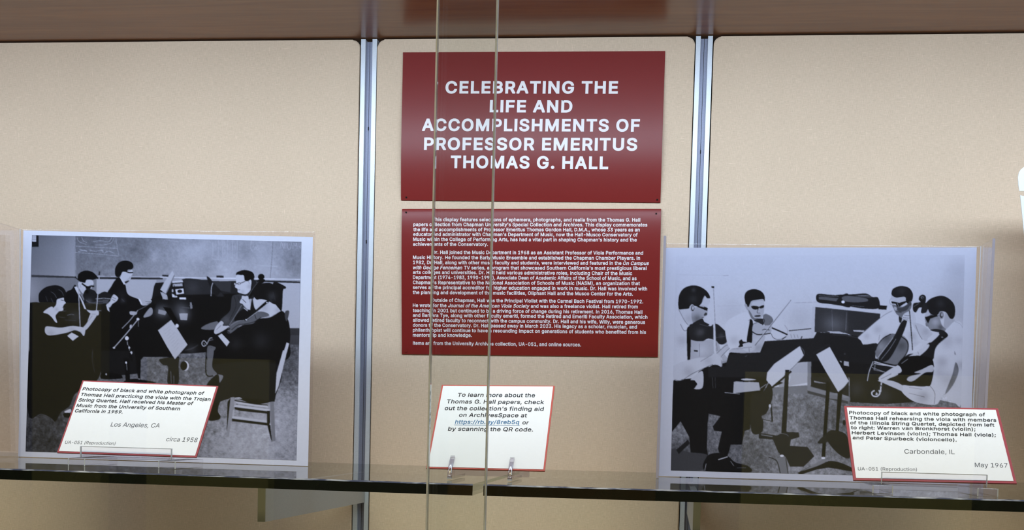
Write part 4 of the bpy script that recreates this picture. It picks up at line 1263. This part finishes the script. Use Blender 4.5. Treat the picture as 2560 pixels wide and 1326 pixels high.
# caption cards on their stands
def card(px, depths, label, lines, cap, bw, border=None, **kw):
    sh = Sheet(px, depths)
    t = thing('caption_card', label, 'caption card', sh.O, 'caption cards')
    m = MB(); sh.slab(m, sh.c, .05); m.build('red_backing', border or BORDER, t)
    c = sh.c; ex, ey = sh.ex * bw, sh.ey * bw
    ins = [c[0] + ex - ey, c[1] - ex - ey, c[2] - ex + ey, c[3] + ex + ey]
    m = MB(); m.prism([p + sh.n * .012 for p in ins], (0, 0, 0), -sh.n * .01); m.build('white_face', CARD, t)
    lettering(sh, lines, 'lettering', [INK, INKG, INKB], t, cap, off=.016, **kw)
    return sh
k1 = 5.1; q = lambda x, y: (140 + x / k1, 940 + y / k1); G = dict(mi=1, bold=0.)
C1 = card([(206.5, 951.5), (545.5, 965.5), (491, 1144), (142.5, 1132)], (9.4, 11.4), 'white caption card with red border in front of the piano photo',
 [('Photocopy of black and white photograph of', q(335, 190), q(1885, 248)), ('Thomas Hall practicing the viola with the Trojan', q(312, 262), q(1968, 325)),
  ('String Quartet. Hall received his Master of', q(285, 332), q(1745, 378)), ('Music from the University of Southern', q(258, 402), q(1578, 445)),
  ('California in 1959.', q(238, 470), q(848, 487)), ('Los Angeles, CA', q(695, 650), q(1318, 665), dict(cap=11, **G)),
  ('circa 1958', q(1403, 838), q(1798, 850), dict(cap=11, **G)), ('UA-051 (Reproduction)', q(113, 870), q(755, 887), dict(cap=8, **G))], 8.6, .06, bold=.018, italic=.06)
k2 = 4.912; q2 = lambda x, y: (1060 + x / k2, 950 + y / k2)
C2 = card([(1104.5, 963), (1387, 965), (1362, 1178), (1065, 1171)], (9.9, 12.9), 'white caption card with red border below the red posters',
 [('To learn more about the', q2(412, 213), q2(1362, 220)), ('Thomas G. Hall papers, check', q2(278, 295), q2(1472, 304)),
  ("out the collection's finding aid", q2(252, 377), q2(1470, 388)), ('on ArchivesSpace at', q2(428, 460), q2(1262, 467)),
  ('https://rb.gy/8reb5q', q2(380, 545), q2(1168, 550), dict(mi=2, underline=True)), ('or', q2(1206, 552), q2(1283, 555)),
  ('by scanning the QR code.', q2(293, 630), q2(1338, 640))], 9.8, .055, border=BORDER2, bold=.013, italic=.06)
k3 = 3.1125; q3 = lambda x, y: (2080 + x / k3, 900 + y / k3)
C3 = card([(2110, 1015.5), (2495, 1021.5), (2542, 1209.5), (2133.5, 1201)], (11.2, 13.5), 'white caption card with red border in front of the bookcase photo',
 [('Photocopy of black and white photograph of', q3(132, 427), q3(1195, 443)), ('Thomas Hall rehearsing the viola with members', q3(138, 467), q3(1280, 486)),
  ('of the Illinois String Quartet, depicted from left', q3(142, 505), q3(1265, 524)), ('to right: Warren van Bronkhorst (violin);', q3(148, 543), q3(1118, 557)),
  ('Herbert Levinson (violin); Thomas Hall (viola);', q3(153, 583), q3(1277, 602)), ('and Peter Spurbeck (violoncello).', q3(160, 622), q3(970, 640)),
  ('Carbondale, IL', q3(565, 733), q3(955, 737), dict(cap=11, **G)), ('May 1967', q3(1112, 838), q3(1370, 843), dict(cap=11, **G)),
  ('UA-051 (Reproduction)', q3(202, 863), q3(662, 869), dict(cap=8, **G))], 8.2, .085, bold=.018, italic=.1)

def bar_stand(sh, ul, ur, vb, label):        # bent acrylic ledge with a front lip, on two block feet
    a, b = sh.hit(ul, vb), sh.hit(ur, vb); x0, x1 = a[0], b[0]
    B = sh.O + sh.ex * ((x0 + x1) / 2 - sh.O[0]); yb, zb = B[1], B[2]
    t = thing('card_stand', label, 'card stand', ((x0 + x1) / 2, yb, 0), 'clear acrylic bar stands')
    up = sh.ey; lean = np.array([up[1], up[2]])
    bot = np.array([yb, zb]) - lean * .06 + np.array([.09 * up[2], -.09 * up[1]]) * 1.0
    path = [bot + lean * 2.2, bot + lean * .06, bot]
    m = MB(); m.strip(path, .07, x0, x1); m.build('back_rest', ACRYL, t)
    fr = np.array([yb - .19, zb - .12]); lean0 = lean; lean = np.array([.12, .99])
    m = MB(); m.strip([bot, (bot + fr) / 2, fr], .07, x0, x1); m.build('ledge', ACRYL, t)
    m = MB(); m.strip([fr, fr + lean * .2, fr + lean * .38], .06, x0, x1); m.build('lip', ACRYL, t)
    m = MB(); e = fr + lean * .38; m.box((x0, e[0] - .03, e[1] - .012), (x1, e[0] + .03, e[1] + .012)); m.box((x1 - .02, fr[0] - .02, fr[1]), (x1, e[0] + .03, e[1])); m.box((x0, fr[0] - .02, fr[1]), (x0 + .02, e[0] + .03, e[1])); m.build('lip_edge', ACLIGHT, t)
    for xa, w in ((x0 - .3, .62), (x1 - .35, .62)):
        m = MB(); m.box((xa, yb - .5, .005), (xa + w, yb + 2.2, max(.12, zb - .14)), .02); m.build('foot', ACRYL, t)
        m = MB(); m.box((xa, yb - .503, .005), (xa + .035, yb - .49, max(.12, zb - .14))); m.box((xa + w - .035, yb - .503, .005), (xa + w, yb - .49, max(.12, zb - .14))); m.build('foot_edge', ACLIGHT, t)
bar_stand(C1, 204, 434, 1142, 'clear acrylic stand holding the card in front of the piano photo')
bar_stand(C3, 2201, 2464, 1206, 'clear acrylic stand holding the card in front of the bookcase photo')
B2 = C2.O; xc = [C2.hit(1127, 1174)[0], C2.hit(1277, 1177)[0]]
t = thing('card_easel', 'clear plastic two legged easel holding the card below the posters', 'card stand', (sum(xc) / 2, B2[1], 0))
up = np.array([C2.ey[1], C2.ey[2]])
for x in xc:
    yb, zb = B2[1], C2.O[2]
    p0 = np.array([yb - .25, .05])
    path = [p0 + (0, 0), np.array([yb - .2, zb * .6]), np.array([yb - .16, zb]) , np.array([yb - .14, zb]) + up * .28, np.array([yb - .09, zb]) + up * .5, np.array([yb - .075, zb]) + up * .58]
    m = MB(); m.strip(path, .09, x - .07, x + .07); m.build('front_hook', HOOK, t, True)
    m = MB(); m.strip([(p[0] - .05, p[1]) for p in path[1:4]], .012, x + .04, x + .065); m.box((x - .07, yb - .3, .005), (x + .07, yb - .2, .05)); m.build('hook_glint', ACLIGHT, t)  # glints on the hook, drawn as pale strips
    m = MB(); m.strip([(yb - .25, .05), (yb + 2.6, .05)], .09, x - .07, x + .07); m.build('foot', HOOK, t)
    m = MB(); m.strip([(yb + .25, zb - .25), np.array([yb + .12, zb]) + up * 2.4], .09, x - .07, x + .07); m.build('back_rest', ACRYL, t)
m = MB(); m.box((xc[0] - .1, B2[1] + .5, .1), (xc[1] + .55, B2[1] + .6, .42), .03); m.build('crossbar', HOOK, t)

# white leaflet at the right edge of the frame
y = -3.5; zt = at(2562, 416, y)[2]
px = [(2552, 424), (2547.5, 431), (2545, 443), (2546, 462), (2548.5, 478)]
m = MB(); L_ = [at(u, v, y) for u, v in px]
t = thing('leaflet', 'white rounded leaflet cut off by the right edge of the photo', 'leaflet', (L_[0][0] + 2.2, y, 0))
xo = at(2560, 440, y)[0] + 11
m.prism([(xo, y, zt)] + [at(2562, 416, y)] + L_ + [(xo, y, L_[-1][2])], (0, 0, 0), (0, .05, 0)); m.build('upper_flap', CARD, t)
b0, b1 = at(2549.5, 489, y), at(2560, 592, y); sl = (b1[0] - b0[0]) / (b1[2] - b0[2])
m = MB(); m.prism([(xo, y - .06, b0[2] - .05), (b0[0] + .2, y - .06, b0[2] - .05), (b0[0], y - .06, b0[2]), (b0[0] + sl * (.02 - b0[2]), y - .06, .02), (xo, y - .06, .02)], (0, 0, 0), (0, .05, 0)); m.build('lower_sheet', CARD, t)
m = MB(); m.prism([(b0[0] + .3, y - .012, b0[2]), (b0[0] + .3, y - .012, L_[-1][2] + .02), (xo, y - .012, L_[-1][2] + .02), (xo, y - .012, b0[2])], (0, 0, 0), (0, .01, 0)); m.build('backing', CARD, t)

# the room in front of the case, seen only as reflections in the doors
BRN = plain('brown veil board', (.20, .12, .05, 1), .8, .1); OL = plain('olive veil board', (.50, .47, .20, 1), .8, .1); DK = plain('dark room wall', (.10, .09, .08, 1), .8, .1); FL = plain('room carpet', (.20, .17, .12, 1), .9, .1)
m = MB(); m.box((-170, -236, -48), (180, -234, 75)); o = m.build('wall_room', DK); o['kind'] = 'structure'
m = MB(); m.box((-170, -236, -50), (180, -70, -48)); o = m.build('floor_room', FL); o['kind'] = 'structure'
for i, (a, b, z) in enumerate([(-121, -106.6, 24), (-97, -72, 13.5), (-36, 4, 24), (20, 62, 13)]):  # out-of-view boards standing in for furniture, shaped for the door reflections
    m = MB(); m.box((a, -234, -47.9), (b, -230, z)); o = m.build('veil_board_%d' % (i + 1), BRN if i == 2 else OL); o['kind'] = 'structure'
